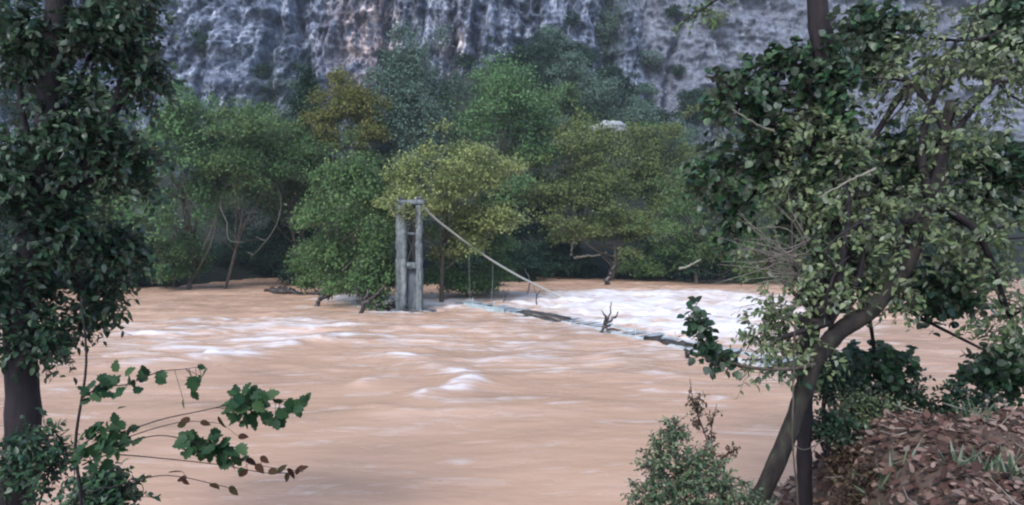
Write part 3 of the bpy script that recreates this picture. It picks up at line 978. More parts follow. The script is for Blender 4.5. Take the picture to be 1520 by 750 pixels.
for k, (px, py, wd, ht, Yq, lf, lab) in enumerate(ub):
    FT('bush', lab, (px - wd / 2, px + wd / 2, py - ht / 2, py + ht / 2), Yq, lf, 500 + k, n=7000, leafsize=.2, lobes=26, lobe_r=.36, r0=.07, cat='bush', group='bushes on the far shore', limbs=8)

# scrub on the rocky slope at the foot of the cliff
shr = [(765, 92, 60, 60, 'dark shrub behind the top of the domed green tree', 'dark'), (820, 70, 60, 60, 'blue green shrub at the top of the slope left of the gully', 'blue'),
       (800, 95, 66, 66, 'wedge shaped dark shrub highest on the slope under the cliff', 'dark'), (842, 118, 70, 60, 'dark blue green shrub second from the top of the slope', 'blue'),
       (780, 128, 60, 60, 'dark shrub beside the domed green tree on the slope', 'dark'), (880, 146, 74, 58, 'dense blue green shrub in the middle of the cliff slope', 'blue'),
       (830, 160, 70, 60, 'green shrub on the slope above the domed tree edge', 'green'), (930, 172, 74, 54, 'blue green shrub above the pale boulder', 'blue'),
       (880, 188, 60, 44, 'small dark shrub left of the pale boulder', 'dark'), (975, 188, 70, 46, 'dark shrub lowest on the slope below the gully', 'dark'),
       (905, 120, 44, 40, 'small shrub at the foot of the gully', 'dark'), (1030, 168, 70, 40, 'dark shrub under the lilac scree', 'dark'),
       (740, 150, 60, 60, 'green shrub peeping over the domed green tree', 'green'), (860, 95, 60, 60, 'dark shrub above the middle of the slope', 'dark'),
       (925, 140, 60, 50, 'dark shrub between gully foot and pale boulder', 'dark'), (800, 190, 80, 60, 'blue green shrub low on the slope behind the domed tree', 'blue'),
       (850, 205, 80, 50, 'green shrub just left of the pale boulder foot', 'green'), (950, 210, 90, 50, 'green shrub in front of the pale boulder right side', 'green'),
       (1000, 210, 90, 60, 'blue green shrub on the slope foot under the scree', 'blue'), (1040, 150, 60, 34, 'small dark shrub at the lower rim of the scree', 'dark'),
       (895, 45, 36, 60, 'shrub growing in the cliff gully', 'blue'), (955, 150, 50, 40, 'shrub right of the gully on the slope', 'blue'),
       (395, 128, 40, 60, 'dark shrub clinging to the left of the cliff', 'dark'), (572, 92, 38, 34, 'dark tuft on the cliff beside the tallest tree', 'dark'),
       (1000, 20, 26, 20, 'small dark tuft near the top of the lilac scree', 'dark'), (958, 92, 46, 26, 'low dark bush mat between gully and scree', 'blue'),
       (1006, 106, 20, 14, 'tiny tuft low on the left of the scree', 'dark'), (1060, 30, 40, 24, 'olive tuft high on the scree', 'olive'), 
       (300, 60, 30, 46, 'dark green shrub high on the far left of the cliff', 'dark'), (850, 30, 20, 24, 'dark tuft on the buttress left of the gully', 'dark'), (690, 92, 26, 26, 'dark tuft on the cliff right of the tallest tree', 'dark'),
       (1090, 170, 90, 50, 'dark shrub where scree meets the right hand trees', 'dark'), (455, 150, 50, 70, 'dark shrub at the cliff foot left of the yellow brown tree', 'blue')]
for k, (px, py, wd, ht, lab, lf) in enumerate(shr):
    # find where the ray meets the slope or cliff
    Y = 78.0
    while Y < 128:
        q = P(px, py + ht * .45, Y)
        if q[2] < float(far_z(q[0], q[1])) or Y > cliff_y(q[0], q[2]) - 1.0:
            break
        Y += .5
    q = P(px, py + ht * .45, Y)
    FT('shrub', lab, (px - wd / 2, px + wd / 2, py - ht / 2, py + ht / 2), Y, lf, 300 + k, n=max(400, min(5200, int(wd * ht * 1.6))), leafsize=.32, lobes=18, lobe_r=.42, base_z=q[2] - .3, r0=.12, cat='shrub', group='shrubs under the cliff', limbs=6)

# pale boulder on the slope
Yb = 92
c = P(905, 192, Yb)
d = rdirs(700)
mbb = MB()
th, ph = np.meshgrid(np.linspace(0, 2 * math.pi, 40), np.linspace(0, math.pi, 22))
u = np.stack([np.cos(th) * np.sin(ph), np.sin(th) * np.sin(ph), np.cos(ph)], -1).reshape(-1, 3)
rad = 1 + .45 * fbm(u[:, 0] * 1.6, u[:, 1] * 1.6, u[:, 2] * 1.6, 4, 91, ridged=True)
i = (np.arange(21)[:, None] * 40 + np.arange(39)[None]).reshape(-1)
mbb.add(c + u * rad[:, None] * np.array([2.2, 1.6, .95]), np.stack([i, i + 40, i + 41, i + 1], -1))
PALE_ROCK = rough_mat('pale_rock', [(.3, (.12, .13, .14)), (.55, (.27, .285, .30)), (.75, (.42, .44, .44))], nscale=1.1, bump=.8, bdist=.3)
mbb.build('boulder', PALE_ROCK, smooth_=True, label='pale boulder showing between the shrubs on the slope', category='boulder')

# bare pale limbs over the dark hollow, driftwood and stumps on the far bank
def limb_thing(name, label, cat, paths_, matl, group=None):
    base = paths_[0][0][0]
    o = MB()
    for pts, r0, r1 in paths_:
        pp = path(pts, 7)
        pp = pp + np.concatenate([[np.zeros(3)], RNG.normal(0, r0 * .35, (len(pp) - 1, 3))])
        o.tube(pp, np.linspace(r0, r1, len(pp)), 7)
    ob = o.build(name, matl, None, smooth_=True, label=label, category=cat)
    if group:
        ob['group'] = group
    return ob


limb_thing('bare_limb', 'pale bare dead limb curving down in the dark hollow right of its twin', 'branch',
           [([P(398, 262, 52), P(416, 290, 51.5), P(412, 330, 51), P(394, 358, 51), P(372, 384, 51)], .055, .025),
            ([P(394, 358, 51), P(380, 352, 50.7)], .06, .02), ([P(376, 378, 51), P(366, 374, 51)], .04, .02)], BARK_LIMB)
limb_thing('bare_limb', 'forked pale bare limb at the left of the dark hollow', 'branch',
           [([P(300, 372, 50.5), P(314, 340, 50.5), P(324, 310, 50.5), P(334, 272, 51)], .06, .03),
            ([P(326, 304, 50.5), P(336, 330, 50), P(340, 356, 49.8), P(362, 360, 49.6)], .05, .02),
            ([P(334, 276, 51), P(360, 268, 51), P(380, 258, 51)], .05, .02)], BARK_LIMB)
limb_thing('fallen_trunk', 'short pale fallen trunk lying under the umbrella tree', 'log', [([P(852, 383, 62), P(868, 380, 62), P(892, 379, 62)], .13, .07)], BARK_PALE)
limb_thing('curved_limb', 'grey limb curving up under the umbrella tree', 'branch', [([P(848, 380, 62.5), P(850, 362, 62.5), P(858, 350, 62.5), P(876, 344, 62.5)], .14, .05)], BARK_PALE)
limb_thing('bare_branch', 'light branch slanting out low at the right bend', 'branch', [([P(1040, 385, 54), P(1020, 396, 54), P(1008, 399, 54)], .06, .12)], BARK_PALE)
limb_thing('tree_stump', 'dark leaning stump at the water edge below the umbrella tree', 'stump', [([W(903, 424) - [0, 0, .4], W(905, 424) + [0, 0, .9], W(910, 424) + [.15, 0, 1.9]], .30, .18)], WET_WOOD)

# ------------------------------------------------------------------ ruined footbridge
YT = 36.1
base = W(607, 462)
tow = thing('bridge_tower', 'weathered grey concrete suspension bridge tower standing in the flood', 'bridge tower', base)
PX = YT / F
zt = P(607, 300, YT)[2]
zm = P(607, 394, YT)[2]
xl, xr = P(596.5, 400, YT)[0], P(622.5, 400, YT)[0]
for x, wd in ((xl, .60), (xr, .34)):
    MB().rough_post((x, YT, (zt - .18 - 1.6) / 2), (wd, .62, zt - .18 + 1.6), int(wd * 100)).build('column', CONCRETE, tow)
MB().box(((xl + xr) / 2 + .03, YT, zt - .02), (xr - xl + .49, .66, .26), bevel=.04, jitter=.012).build('crossbeam', CONCRETE, tow)
ix0, ix1 = xl + .30, xr - .17
MB().box(((ix0 + ix1) / 2, YT - .05, zm), (ix1 - ix0 - .006, .5, .34), bevel=.03).build('crossbeam', CONCRETE, tow)
CONC_DARK = rough_mat('dark_concrete', [(.3, (.05, .058, .068)), (.6, (.12, .135, .15)), (.8, (.22, .23, .24))], scale=(3, 3, .6), nscale=2.2)  # darker grey for the infill wall and footing
MB().box(((ix0 + ix1) / 2, YT + .12, (zm - .17 - 1.5) / 2), (ix1 - ix0 - .006, .2, zm - .17 + 1.5), bevel=.01).build('infill_wall', CONC_DARK, tow)
MB().box(((xl + xr) / 2 + .08, YT, -.35), (xr - xl + 1.5, 1.15, .9), bevel=.1, jitter=.02).build('footing', CONC_DARK, tow)
br = MB()
z0, z1 = zm + .2, zt - .2
for a, b in (((ix0, z0), (ix1, (z0 + z1) / 2)), ((ix1, z0), (ix0, (z0 + z1) / 2)), ((ix0, (z0 + z1) / 2), (ix1, z1)), ((ix1, (z0 + z1) / 2), (ix0, z1))):
    br.beam((a[0], YT - .1 + (.05 if a[0] == ix0 else 0), a[1]), (b[0], YT - .1 + (.05 if a[0] == ix0 else 0), b[1]), .04, .10, .008)
br.beam((ix0, YT - .1, (z0 + z1) / 2), (ix1, YT - .1, (z0 + z1) / 2), .06, .14, .01)
br.build('lattice_brace', CONCRETE, tow)
MB().box(((ix0 + ix1) / 2, YT + .26, (z0 + z1) / 2), (ix1 - ix0 - .01, .06, z1 - z0), bevel=.01).build('lattice_panel', STEEL, tow)
for x in (xl, xr):
    MB().box((x, YT - .05, zt + .2), (.3, .36, .16), bevel=.04).build('cable_saddle', STEEL, tow)

cm, ct = MB(), MB()
rng = np.random.default_rng(66)
cb = np.array([xl - .2, YT - .35, zt - .6])
cr_ = thing('creeper', 'yellow green creeper straggling over the top of the bridge tower', 'creeper', cb)
for k in range(7):
    e = np.array([rng.uniform(xl - .6, xr + .5), YT - .35 + rng.normal(0, .2), zt + rng.uniform(-.7, 1.1)])
    m_ = path([cb, (cb + e) / 2 + rng.normal(0, .15, 3), e], 6)
    ct.tube(m_, np.linspace(.018, .006, len(m_)), 5)
    ii = rng.integers(4, len(m_), 12)
    sprays(cm, ct, m_[ii], norm(rng.normal(size=(12, 3)) + [0, -.2, .1]), .42, 7, .13, T_OVAL, .5, .004, rng)
ct.build('stems', BARK, cr_, smooth_=True)
cm.build('leaves', LEAF['yellow'], cr_)

cab_pts = [P(617, 294, YT), P(640, 319, 37.4), P(668, 342, 38.6), P(720, 380, 40.2), P(770, 410, 41.6), P(812, 431, 42.8), W(846, 444) - [0, 0, .15]]
cpath = path(cab_pts, 9)
cab = thing('suspension_cable', 'loose pale suspension cable sloping from the tower down into the flood', 'cable', cab_pts[0])
MB().tube(cpath, .068, 9).build('main_cable', CABLE, cab, smooth_=True)
for px in (694, 732):
    i = int(np.argmin([abs((q[0] / q[1]) * F + 760 - px) for q in cpath]))
    q = cpath[i]
    e = np.array([q[0] + RNG.normal(0, .12), q[1] - 1.0, .0])
    MB().tube(path([q, (q + e) / 2 + RNG.normal(0, .1, 3), e], 5), .006, 5).build('hanger', WIRE, cab, smooth_=True)

deck_px = [(688, 452), (760, 464), (840, 477), (960, 502), (1046, 521), (1165, 546)]
dp = [W(*q) for q in deck_px]
deck = thing('bridge_deck', 'collapsed footbridge deck awash in white water', 'bridge deck', dp[0])
along = path(dp, 8)
for side in (-.55, .55):
    g = MB()
    for a, b in zip(dp[:-1], dp[1:]):
        dd = norm(b - a)
        s = np.array([-dd[1], dd[0], 0]) * side
        g.beam(a + s + [0, 0, .05], b + s + [0, 0, .05], .12, .16, .02)
    g.build('girder', DECK, deck)
for a, b in zip(dp[:-1], dp[1:]):
    L = np.linalg.norm(b - a)
    dd = norm(b - a)
    s = np.array([-dd[1], dd[0], 0])
    k = int(L / .42)
    for j in range(k):
        if RNG.random() < .45:
            continue
        cpt = a + dd * (j + .5) * L / k
        MB().beam(cpt - s * .6 + [0, 0, .155 + RNG.normal(0, .03)], cpt + s * .6 + [0, 0, .155 + RNG.normal(0, .04)], .36, .04, .008).build('plank', DECK, deck)
tp = MB()
a, b = W(690, 455), W(748, 464)
tp.box((a + b) / 2 + [0, -.75, .10], (np.linalg.norm(b - a), .07, .42), axes=[norm(b - a), norm(np.cross([0, 0, 1], norm(b - a))), (0, 0, 1)], bevel=.02)
tp.build('side_panel', TEAL, deck)
for q in [(700, 455), (735, 460), (800, 470), (940, 498), (1000, 511)]:
    b0 = W(*q)
    MB().tube([b0 - [0, .4, .3], b0 + [RNG.normal(0, .06), -.4, .55]], .025, 6).build('railing_post', WIRE, deck)
dk = MB()
a, b = W(778, 468), W(842, 477)
dd = norm(b - a)
dk.beam(a + [0, -.8, .28], a * .45 + b * .55 + [0, -.82, .22], .5, .2, .04)
dk.beam(a * .5 + b * .5 + [0, -.84, .24], b + [0, -.85, .14], .45, .26, .05)
dk.build('driftwood_plank', WET_WOOD, None, label='dark waterlogged timber lodged on the sunken deck', category='timber')

# snags, drift and logs in the water
def snag(label, p0, ends, r0, matl=WET_WOOD, name='snag', Y=None):
    ps = []
    for e in ends:
        ps.append((e, r0, r0 * .25))
    return limb_thing(name, label, 'driftwood', ps, matl)


b0 = W(887, 496)
YS = b0[1]
snag('forked dark snag sticking up from the sunken deck', b0, [[b0 - [0, 0, .2], P(897, 482, YS), P(905, 466, YS), P(906, 448, YS)], [P(898, 481, YS), P(912, 472, YS), P(918, 463, YS)], [P(901, 474, YS), P(893, 462, YS)], [P(894, 486, YS), P(922, 490, YS)]], .07)
b0 = W(781, 440)
YS = b0[1]
snag('thin pale stick upright in the water beside the cable', b0, [[b0 - [0, 0, .2], P(786, 420, YS), P(784, 410, YS), P(779, 399, YS)]], .07, DRIFT)
b0 = W(745, 452)
YS = b0[1]
snag('small dark forked twig beside the teal panel', b0, [[b0 - [0, 0, .2], P(750, 442, YS), P(756, 428, YS)], [P(750, 442, YS), P(746, 428, YS)]], .05)
b0 = W(797, 456)
snag('leaning dark twig right of the pale stick', b0, [[b0 - [0, 0, .2], P(796, 440, b0[1]), P(791, 424, b0[1])], [P(796, 440, b0[1]), P(803, 430, b0[1])]], .05)
b0 = W(468, 456)
YS = b0[1]
snag('dark drift root at the left foot of the feathery tree', b0, [[b0 - [0, 0, .2], P(476, 444, YS), P(488, 430, YS), P(506, 420, YS)], [P(476, 444, YS), P(490, 438, YS), P(488, 430, YS)], [P(480, 440, YS), P(470, 432, YS)]], .16)
b0 = W(537, 468)
YS = b0[1]
snag('dark drift root in the water nearer the tower', b0, [[b0 - [0, 0, .2], P(538, 450, YS), P(532, 438, YS), P(526, 424, YS)], [P(538, 452, YS), P(556, 440, YS), P(572, 424, YS)], [P(540, 448, YS), P(548, 430, YS)]], .13)
YS = 35.5
snag('dark raft of drift logs against the tower footing', None, [[W(545, 458), W(570, 460) + [0, 0, .1], W(606, 464) + [0, 0, .05], W(634, 465)], [W(560, 462) + [0, 0, .05], W(585, 459) + [0, 0, .2], W(612, 466) + [0, 0, .1]], [W(572, 463), W(588, 452) + [0, 0, .3]]], .14)
snag('light bare pole slanting through the feathery tree', None, [[P(508, 402, 38.5), P(522, 388, 38.6), P(537, 376, 38.8)]], .06, BARK_PALE)
b0 = W(430, 438)
snag('low dark drift heap at the mouth of the hollow', b0, [[W(395, 434), W(420, 437) + [0, 0, .25], W(452, 441)], [W(410, 436), W(432, 438) + [0, 0, .4], W(446, 438)]], .3)
lg = [W(958, 507) + [0, 0, .12], W(1000, 516) + [0, 0, .16], W(1048, 523) + [0, 0, .12]]
limb_thing('floating_log', 'dark smooth log floating at the near end of the sunken deck', 'log', [(lg, .10, .13)], WET_WOOD)
b0 = W(1022, 536)
snag('dark stub hanging in the water below the floating log', b0, [[b0 - [0, 0, .1], P(1020, 528, b0[1]), P(1018, 517, b0[1])], [P(1020, 526, b0[1]), P(1030, 519, b0[1])]], .09)

# ------------------------------------------------------------------ near bank, right: leaning tree, ivy tree, shrubs
def lobes_px(lst):
    return [(P(px, py, Y), np.array(r if not np.isscalar(r) else (r, r, r))) for px, py, Y, r in lst]


def near_crown(lobes, per, ll, nleaf, lsize, tpl, droop, seed, leafmb, twigmb):
    rng = np.random.default_rng(seed)
    for (c, r), k in zip(lobes, per):
        q = rdirs(k, rng)
        st = c + q * r * rng.uniform(.1, .8, (k, 1))
        di = norm(q * .9 + rng.normal(0, .5, (k, 3)) + np.array([-.15, 0, .05]))
        sprays(leafmb, twigmb, st, di, ll * rng.uniform(.6, 1.2, k), nleaf, lsize, tpl, droop, rng=rng)


def feeders(mb, s, lobes, r0, seed, sub=3):
    """limbs from a trunk point out to each lobe, forking inside it"""
    rng = np.random.default_rng(seed)
    for c, r in lobes:
        m = (s + c) / 2 + rng.normal(0, .08, 3) * np.linalg.norm(c - s)
        pt = path([s, m, c], 6)
        mb.tube(pt, np.linspace(r0, r0 * .35, len(pt)), 7)
        for _ in range(sub):
            e = c + norm(rng.normal(size=3)) * r * .8
            pt = path([c, (c + e) / 2 + rng.normal(0, .06, 3), e], 4)
            mb.tube(pt, np.linspace(r0 * .35, r0 * .12, len(pt)), 5)


# leaning tree
YL = 6.2
tb = P(1105, 790, YL)
lt = thing('leaning_tree', 'leaning dark trunk on the near right bank with pale green leafy crown', 'tree', tb)
tr = path([P(1096, 800, YL), P(1140, 715, YL), P(1178, 625, YL + .05), P(1208, 540, YL + .1), P(1246, 492, YL + .15), P(1290, 462, YL + .2), P(1345, 395, YL + .3), P(1390, 290, YL + .4), P(1410, 150, YL + .5)], 8)
t = MB()
t.tube(tr, np.interp(np.arange(len(tr)), [0, 20, 40, len(tr) - 1], [.088, .082, .082, .042]) * (1 + RNG.normal(0, .04, len(tr))), 14)
t.build('trunk', BARK_MOSS, lt, smooth_=True)
lob = lobes_px([(1170, 470, 6.6, .32), (1225, 420, 6.4, .34), (1130, 505, 6.5, .22), (1240, 330, 6.6, .38), (1180, 280, 7.0, .36), (1265, 250, 6.6, .36), (1140, 390, 7.2, .3), (1210, 200, 6.9, .3), (1195, 520, 6.4, .22),
                (1340, 330, 6.5, .5), (1400, 220, 6.8, .6), (1460, 350, 6.6, .6), (1350, 120, 7, .6), (1480, 120, 6.8, .6), (1420, 60, 7, .55), (1330, 430, 6.6, .3), (1500, 470, 6.6, .4)])
br = MB()
s0 = P(1232, 478, YL + .1)
feeders(br, s0, lob[:9], .035, 5)
feeders(br, P(1380, 300, YL + .4), lob[9:], .05, 6)
lf, tw = MB(), MB()
near_crown(lob, [50, 58, 28, 58, 54, 56, 26, 44, 26, 90, 90, 100, 70, 80, 70, 40, 50], .30, 9, .075, T_OVAL, .35, 71, lf, br)
br.build('branches', BARK_DARK, lt, smooth_=True)
lf.build('crown', LEAF['grey'], lt)

# low arching branch with leaves over the water
lb = thing('low_branch', 'low grey branch with dark broad leaves stretching left over the water', 'branch', P(1215, 535, 6.2))
bm, lm = MB(), MB()
main = path([P(1212, 540, 6.25), P(1170, 548, 6.1), P(1110, 545, 6.0), P(1062, 527, 5.9), P(1040, 500, 5.85), P(1034, 462, 5.85)], 7)
bm.tube(main, np.linspace(.022, .006, len(main)), 7)
rng = np.random.default_rng(5)
idx = rng.integers(18, len(main), 60)
sprays(lm, bm, main[idx] + rng.normal(0, .03, (60, 3)), norm(rng.normal(size=(60, 3)) + [.1, 0, .1]), .14, 4, .082, T_ROUND, .4, .003, rng)
idx = rng.integers(3, len(main) - 10, 26)
sprays(lm, bm, main[idx], norm(rng.normal(size=(26, 3)) + [-.5, 0, -.6]), .13, 4, .07, T_OVAL, .4, .003, rng)
bm.build('stem', BARK, lb, smooth_=True)
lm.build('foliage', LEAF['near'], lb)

# dead twig spray
dt = thing('dead_twigs', 'dry grey fan of bare twigs in front of the right hand foliage', 'branch', P(1200, 440, 6.9))
tm = MB()
rng = np.random.default_rng(9)
for k in range(46):
    a = P(1190 + rng.normal(0, 12), 400 + rng.normal(0, 25), 6.7)
    e = P(1120 + rng.normal(0, 34), 365 + rng.normal(0, 42), 6.5 + rng.normal(0, .25))
    pp = path([a, (a + e) / 2 + rng.normal(0, .05, 3), e], 5)
    tm.tube(pp, np.linspace(.006, .002, len(pp)), 4, cap=False)
stem = path([P(1275, 470, 6.9), P(1235, 425, 6.8), P(1190, 400, 6.7)], 6)
tm.tube(stem, np.linspace(.018, .008, len(stem)), 6)
tm.build('twigs', DRIFT, dt)

# pale bare branches showing in the right hand foliage
limb_thing('pale_branch', 'pale bare branch angled up through the leaves near the right edge', 'branch', [([P(1300, 250, 6.1), P(1262, 268, 6.1), P(1215, 293, 6.1)], .013, .006)], BARK_PALE)
limb_thing('pale_branch', 'short pale broken branch poking left from the ivy leaves', 'branch', [([P(1150, 196, 6.6), P(1118, 182, 6.5), P(1088, 164, 6.4)], .012, .007)], BARK_PALE)
limb_thing('dark_branch', 'dark crooked branch rising from the leaning trunk into leaves', 'branch', [([P(1236, 482, 6.3), P(1226, 446, 6.2), P(1240, 400, 6.2), P(1226, 372, 6.2), P(1260, 340, 6.2), P(1290, 325, 6.2)], .017, .008), ([P(1240, 400, 6.2), P(1262, 380, 6.2)], .012, .006)], BARK_DARK)

# ivy tree
YI = 6.9
iv = thing('ivy_tree', 'upright dark trunk wrapped in ivy at the right', 'tree', P(1196, 790, YI))
tr = path([P(1196, 800, YI), P(1194, 700, YI), P(1196, 560, YI), P(1222, 360, YI), P(1236, 180, YI), P(1216, 40, YI), P(1208, -120, YI), P(1205, -300, YI)], 6)
t = MB()
t.tube(tr, np.linspace(.07, .115, len(tr)) * (1 + RNG.normal(0, .05, len(tr))), 12)
t.build('trunk', BARK_DARK, iv, smooth_=True)
lm, bm = MB(), MB()
lob = lobes_px([(1232, 120, 7.4, (.18, .2, .35)), (1238, 215, 7.4, (.2, .2, .3)), (1170, 100, 7.2, (.3, .3, .2)), (1110, 118, 7.1, (.3, .3, .2)), (1150, 165, 7.2, (.4, .3, .2)), (1080, 150, 7.2, (.15, .2, .2)), (1140, 235, 7.4, (.38, .3, .3)), (1060, 250, 7.6, (.22, .3, .35)), (1090, 320, 7.8, (.22, .3, .3)), (1200, 330, 7.6, (.3, .3, .35)),
                (1300, 60, 7.8, (.5, .4, .5)), (1330, 250, 8, (.5, .4, .6)), (1480, 260, 8.2, (.6, .5, .6)), (1500, 40, 8, (.5, .4, .6)), (1400, 420, 8.2, (.7, .5, .4)), (1260, 400, 8, (.4, .4, .4)), (1500, 540, 8, (.5, .4, .4)), (1300, 540, 8.2, (.6, .4, .2))])
feeders(bm, P(1234, 200, YI), lob[:10], .03, 15, 2)
feeders(bm, P(1226, 320, YI), lob[10:], .04, 16, 2)
near_crown(lob, [60, 54, 42, 44, 50, 16, 56, 44, 44, 50, 150, 200, 230, 190, 210, 110, 150, 110], .26, 9, .095, T_ROUND, .45, 72, lm, bm)
rng = np.random.default_rng(4)
tt_ = path(tr[12:30], 6)
tt_ = tt_[(tt_[:, 2] > P(0, 430, YI)[2]) & (tt_[:, 2] < P(0, 48, YI)[2])]
k = rng.integers(0, len(tt_), 330)
sprays(lm, bm, tt_[k] + rng.normal(0, .09, (len(k), 3)) - [0, .06, 0], norm(rng.normal(size=(len(k), 3)) + [0, -.4, 0]), .13, 5, .085, T_ROUND, .5, .003, rng)
ob = bm.build('branches', BARK_DARK, iv, smooth_=True)
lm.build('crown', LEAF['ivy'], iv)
# overhanging spray at the top
hm, hb = MB(), MB()
rng = np.random.default_rng(14)
main = path([P(1206, -90, 7.4), P(1150, -50, 6.6), P(1080, -10, 6.2), P(1015, 30, 6.0)], 6)
hb.tube(main, np.linspace(.03, .006, len(main)), 6)
idx = rng.integers(5, len(main), 34)
sprays(hm, hb, main[idx], norm(rng.normal(size=(34, 3)) + [-.4, 0, -.1]), .17, 5, .06, T_OVAL, .5, .003, rng)
o = hb.build('branch', BARK_DARK, iv, smooth_=True)
hang = build_in(hm, 'leaves', LEAF['green'], o, iv)

# shrub at the lower right
YB = 5.4
sb = thing('shrub', 'rounded grey green leafy shrub at the bottom right of the river edge', 'shrub', P(1030, 800, YB))
lm, bm = MB(), MB()
lob = lobes_px([(1000, 720, YB, .2), (1040, 700, YB, .22), (985, 668, YB, .12), (1002, 640, YB, .09), (1075, 725, YB, .17), (960, 735, YB, .13), (1040, 760, YB, .28), (1110, 760, YB, .16), (968, 690, YB, .08)])
feeders(bm, P(1035, 850, YB), lob, .014, 31, 3)
near_crown(lob, [110, 120, 60, 44, 80, 56, 110, 60, 30], .14, 8, .040, T_OVAL, .1, 73, lm, bm)
bm.build('stems', BARK, sb, smooth_=True)
lm.build('foliage', LEAF['shrub'], sb)

# russet sprigs
rs = thing('russet_sprig', 'thin reddish brown leafy shoots rising behind the grey green shrub', 'plant', P(1070, 800, 5.9))
lm, bm = MB(), MB()
rng = np.random.default_rng(23)
for stem in ([(1075, 780), (1062, 700), (1045, 640), (1030, 600), (1024, 562)], [(1070, 760), (1060, 690), (1056, 640), (1064, 600), (1070, 575)][:4], [(1062, 705), (1072, 680), (1090, 668)], [(1045, 640), (1036, 615), (1040, 585)]):
    m = path([P(a, b, 5.9) for a, b in stem], 6)
    bm.tube(m, np.linspace(.007, .003, len(m)), 5)
    i0 = int(len(m) * .25)
    idx = rng.integers(i0, len(m), 28)
    sprays(lm, bm, m[idx], norm(rng.normal(size=(28, 3)) + [0, 0, .4]), .07, 4, .040, T_OVAL, .2, .002, rng)
bm.build('stems', BARK_DARK, rs, smooth_=True)
lm.build('leaves', LEAF['russet'], rs)

# slender grey sapling behind the leaning trunk and vine
limb_thing('thin_vine', 'thin pale vine hanging down beside the leaning trunk', 'vine', [([P(1180, 480, 6.0), P(1178, 560, 6.0), P(1176, 640, 6.0), P(1180, 700, 6.0), P(1186, 770, 6.0)], .007, .009), ([P(1176, 660, 6.0), P(1195, 668, 6.0), P(1220, 655, 6.0)], .006, .004)], BARK)

# undergrowth on the right bank
for k, (px, py, Y, r, lab, lfm, sz) in enumerate([
        (1250, 575, 8.2, .38, 'dark green undergrowth bush on the bank behind the leaning trunk', 'near', .06),
        (1330, 600, 8.0, .45, 'dark bush on the right bank beside the leaf litter', 'near', .06),
        (1430, 620, 7.6, .5, 'broad dark bush at the far right of the near bank', 'ivy', .07),
        (1265, 690, 6.6, .12, 'small red brown dying bush among fallen leaves', 'russet', .05),
        (1230, 560, 7.6, .22, 'small dark bush tucked directly behind the leaning trunk', 'near', .05),
        (1285, 610, 7.2, .22, 'grey green bush in front of the dark undergrowth on the bank', 'grey', .05),
        (1400, 690, 6.2, .2, 'small green bush growing through the leaf litter', 'shrub', .05),
        (1240, 640, 6.9, .2, 'dark tangled bush between the two trunks and the leaf litter', 'near', .05),
        (1345, 660, 6.6, .26, 'dense dark green bush in the middle of the right bank', 'ivy', .055),
        (1450, 735, 5.6, .25, 'dark green bush at the bottom of the right bank', 'near', .06),
        (1290, 725, 5.9, .16, 'small russet and green bush at the lower right of the leaning trunk', 'russet', .045),
        (1505, 690, 6.5, .35, 'dark low bush in the bottom right corner', 'ivy', .07)]):
    c = P(px, py, Y)
    gz = float(near_z(c[0], c[1]))
    u = thing('bush', lab, 'bush', (c[0], c[1], min(gz, c[2])), 'undergrowth on the near bank')
    lm, bm = MB(), MB()
    lob = [(c + np.array([a * r, b * r * .5, e * r * .6]), np.array([r * .6] * 3)) for a, b, e in ((0, 0, .2), (-.6, .2, -.1), (.6, -.2, 0), (.1, .3, .6))]
    feeders(bm, np.array([c[0], c[1], min(gz, c[2]) - .05]), lob, .02, 50 + k, 3)
    near_crown(lob, [45] * 4, .22, 8, sz, T_OVAL, .2, 80 + k, lm, bm)
    bm.build('stems', BARK_DARK, u, smooth_=True)
    lm.build('foliage', LEAF[lfm], u)

# fallen leaves covering the right bank
rng = np.random.default_rng(77)
n = 34000
x = rng.uniform(1.5, 9.5, n)
y = rng.uniform(3.0, 11.5, n)
z = near_z(x, y)
k = z > .05
pos = np.stack([x, y, z + .012 + rng.uniform(0, .035, n)], -1)[k]
lm = MB()
ax = rng.normal(size=(len(pos), 3)) * [1, 1, .35]
add_leaves(lm, pos, ax, np.array([0, -.25, 1.0]) + rng.normal(0, .5, (len(pos), 3)), .050 * rng.lognormal(0, .4, len(pos)).clip(.35, 1.5) * (.55 + .9 * (fbm(pos[:, 0] * .9, pos[:, 1] * .9, 0, 3, 44) > -.1)), T_OVAL)
lm.build('leaf_litter', LEAF['litter'], None, kind='stuff', label='reddish brown and pale fallen leaves covering the right bank')

rng = np.random.default_rng(78)
tm = MB()
for k in range(420):
    x, y = rng.uniform(1.8, 10), rng.uniform(4, 12)
    z = float(near_z(np.array(x), np.array(y)))
    if z < .2:
        continue
    a = rng.uniform(0, 6.28)
    L = rng.uniform(.1, .5)
    p0 = np.array([x, y, z + .03])
    p1 = p0 + np.array([math.cos(a) * L, math.sin(a) * L, rng.uniform(0, .12)])
    p1[2] = max(p1[2], float(near_z(np.array(p1[0]), np.array(p1[1]))) + .02)
    tm.tube([p0, (p0 + p1) / 2 + rng.normal(0, .02, 3), p1], [.007, .006, .003], 4, cap=False)
tm.build('fallen_twigs', DRIFT, None, kind='stuff', label='dry fallen twigs scattered over the leaf litter')
rng = np.random.default_rng(79)
gm = MB()
cx, cy = rng.uniform(2.2, 9, 110), rng.uniform(4.5, 12, 110)
gx = np.repeat(cx, 26) + rng.normal(0, .07, 110 * 26)
gy = np.repeat(cy, 26) + rng.normal(0, .07, 110 * 26)
gz = near_z(gx, gy)
kk = gz > .15
gp = np.stack([gx, gy, gz - .01], -1)[kk]
add_leaves(gm, gp, rng.normal(0, .45, gp.shape) + [0, 0, 1.0], rng.normal(size=gp.shape), rng.uniform(.08, .26, len(gp)), leaf_template(.05))
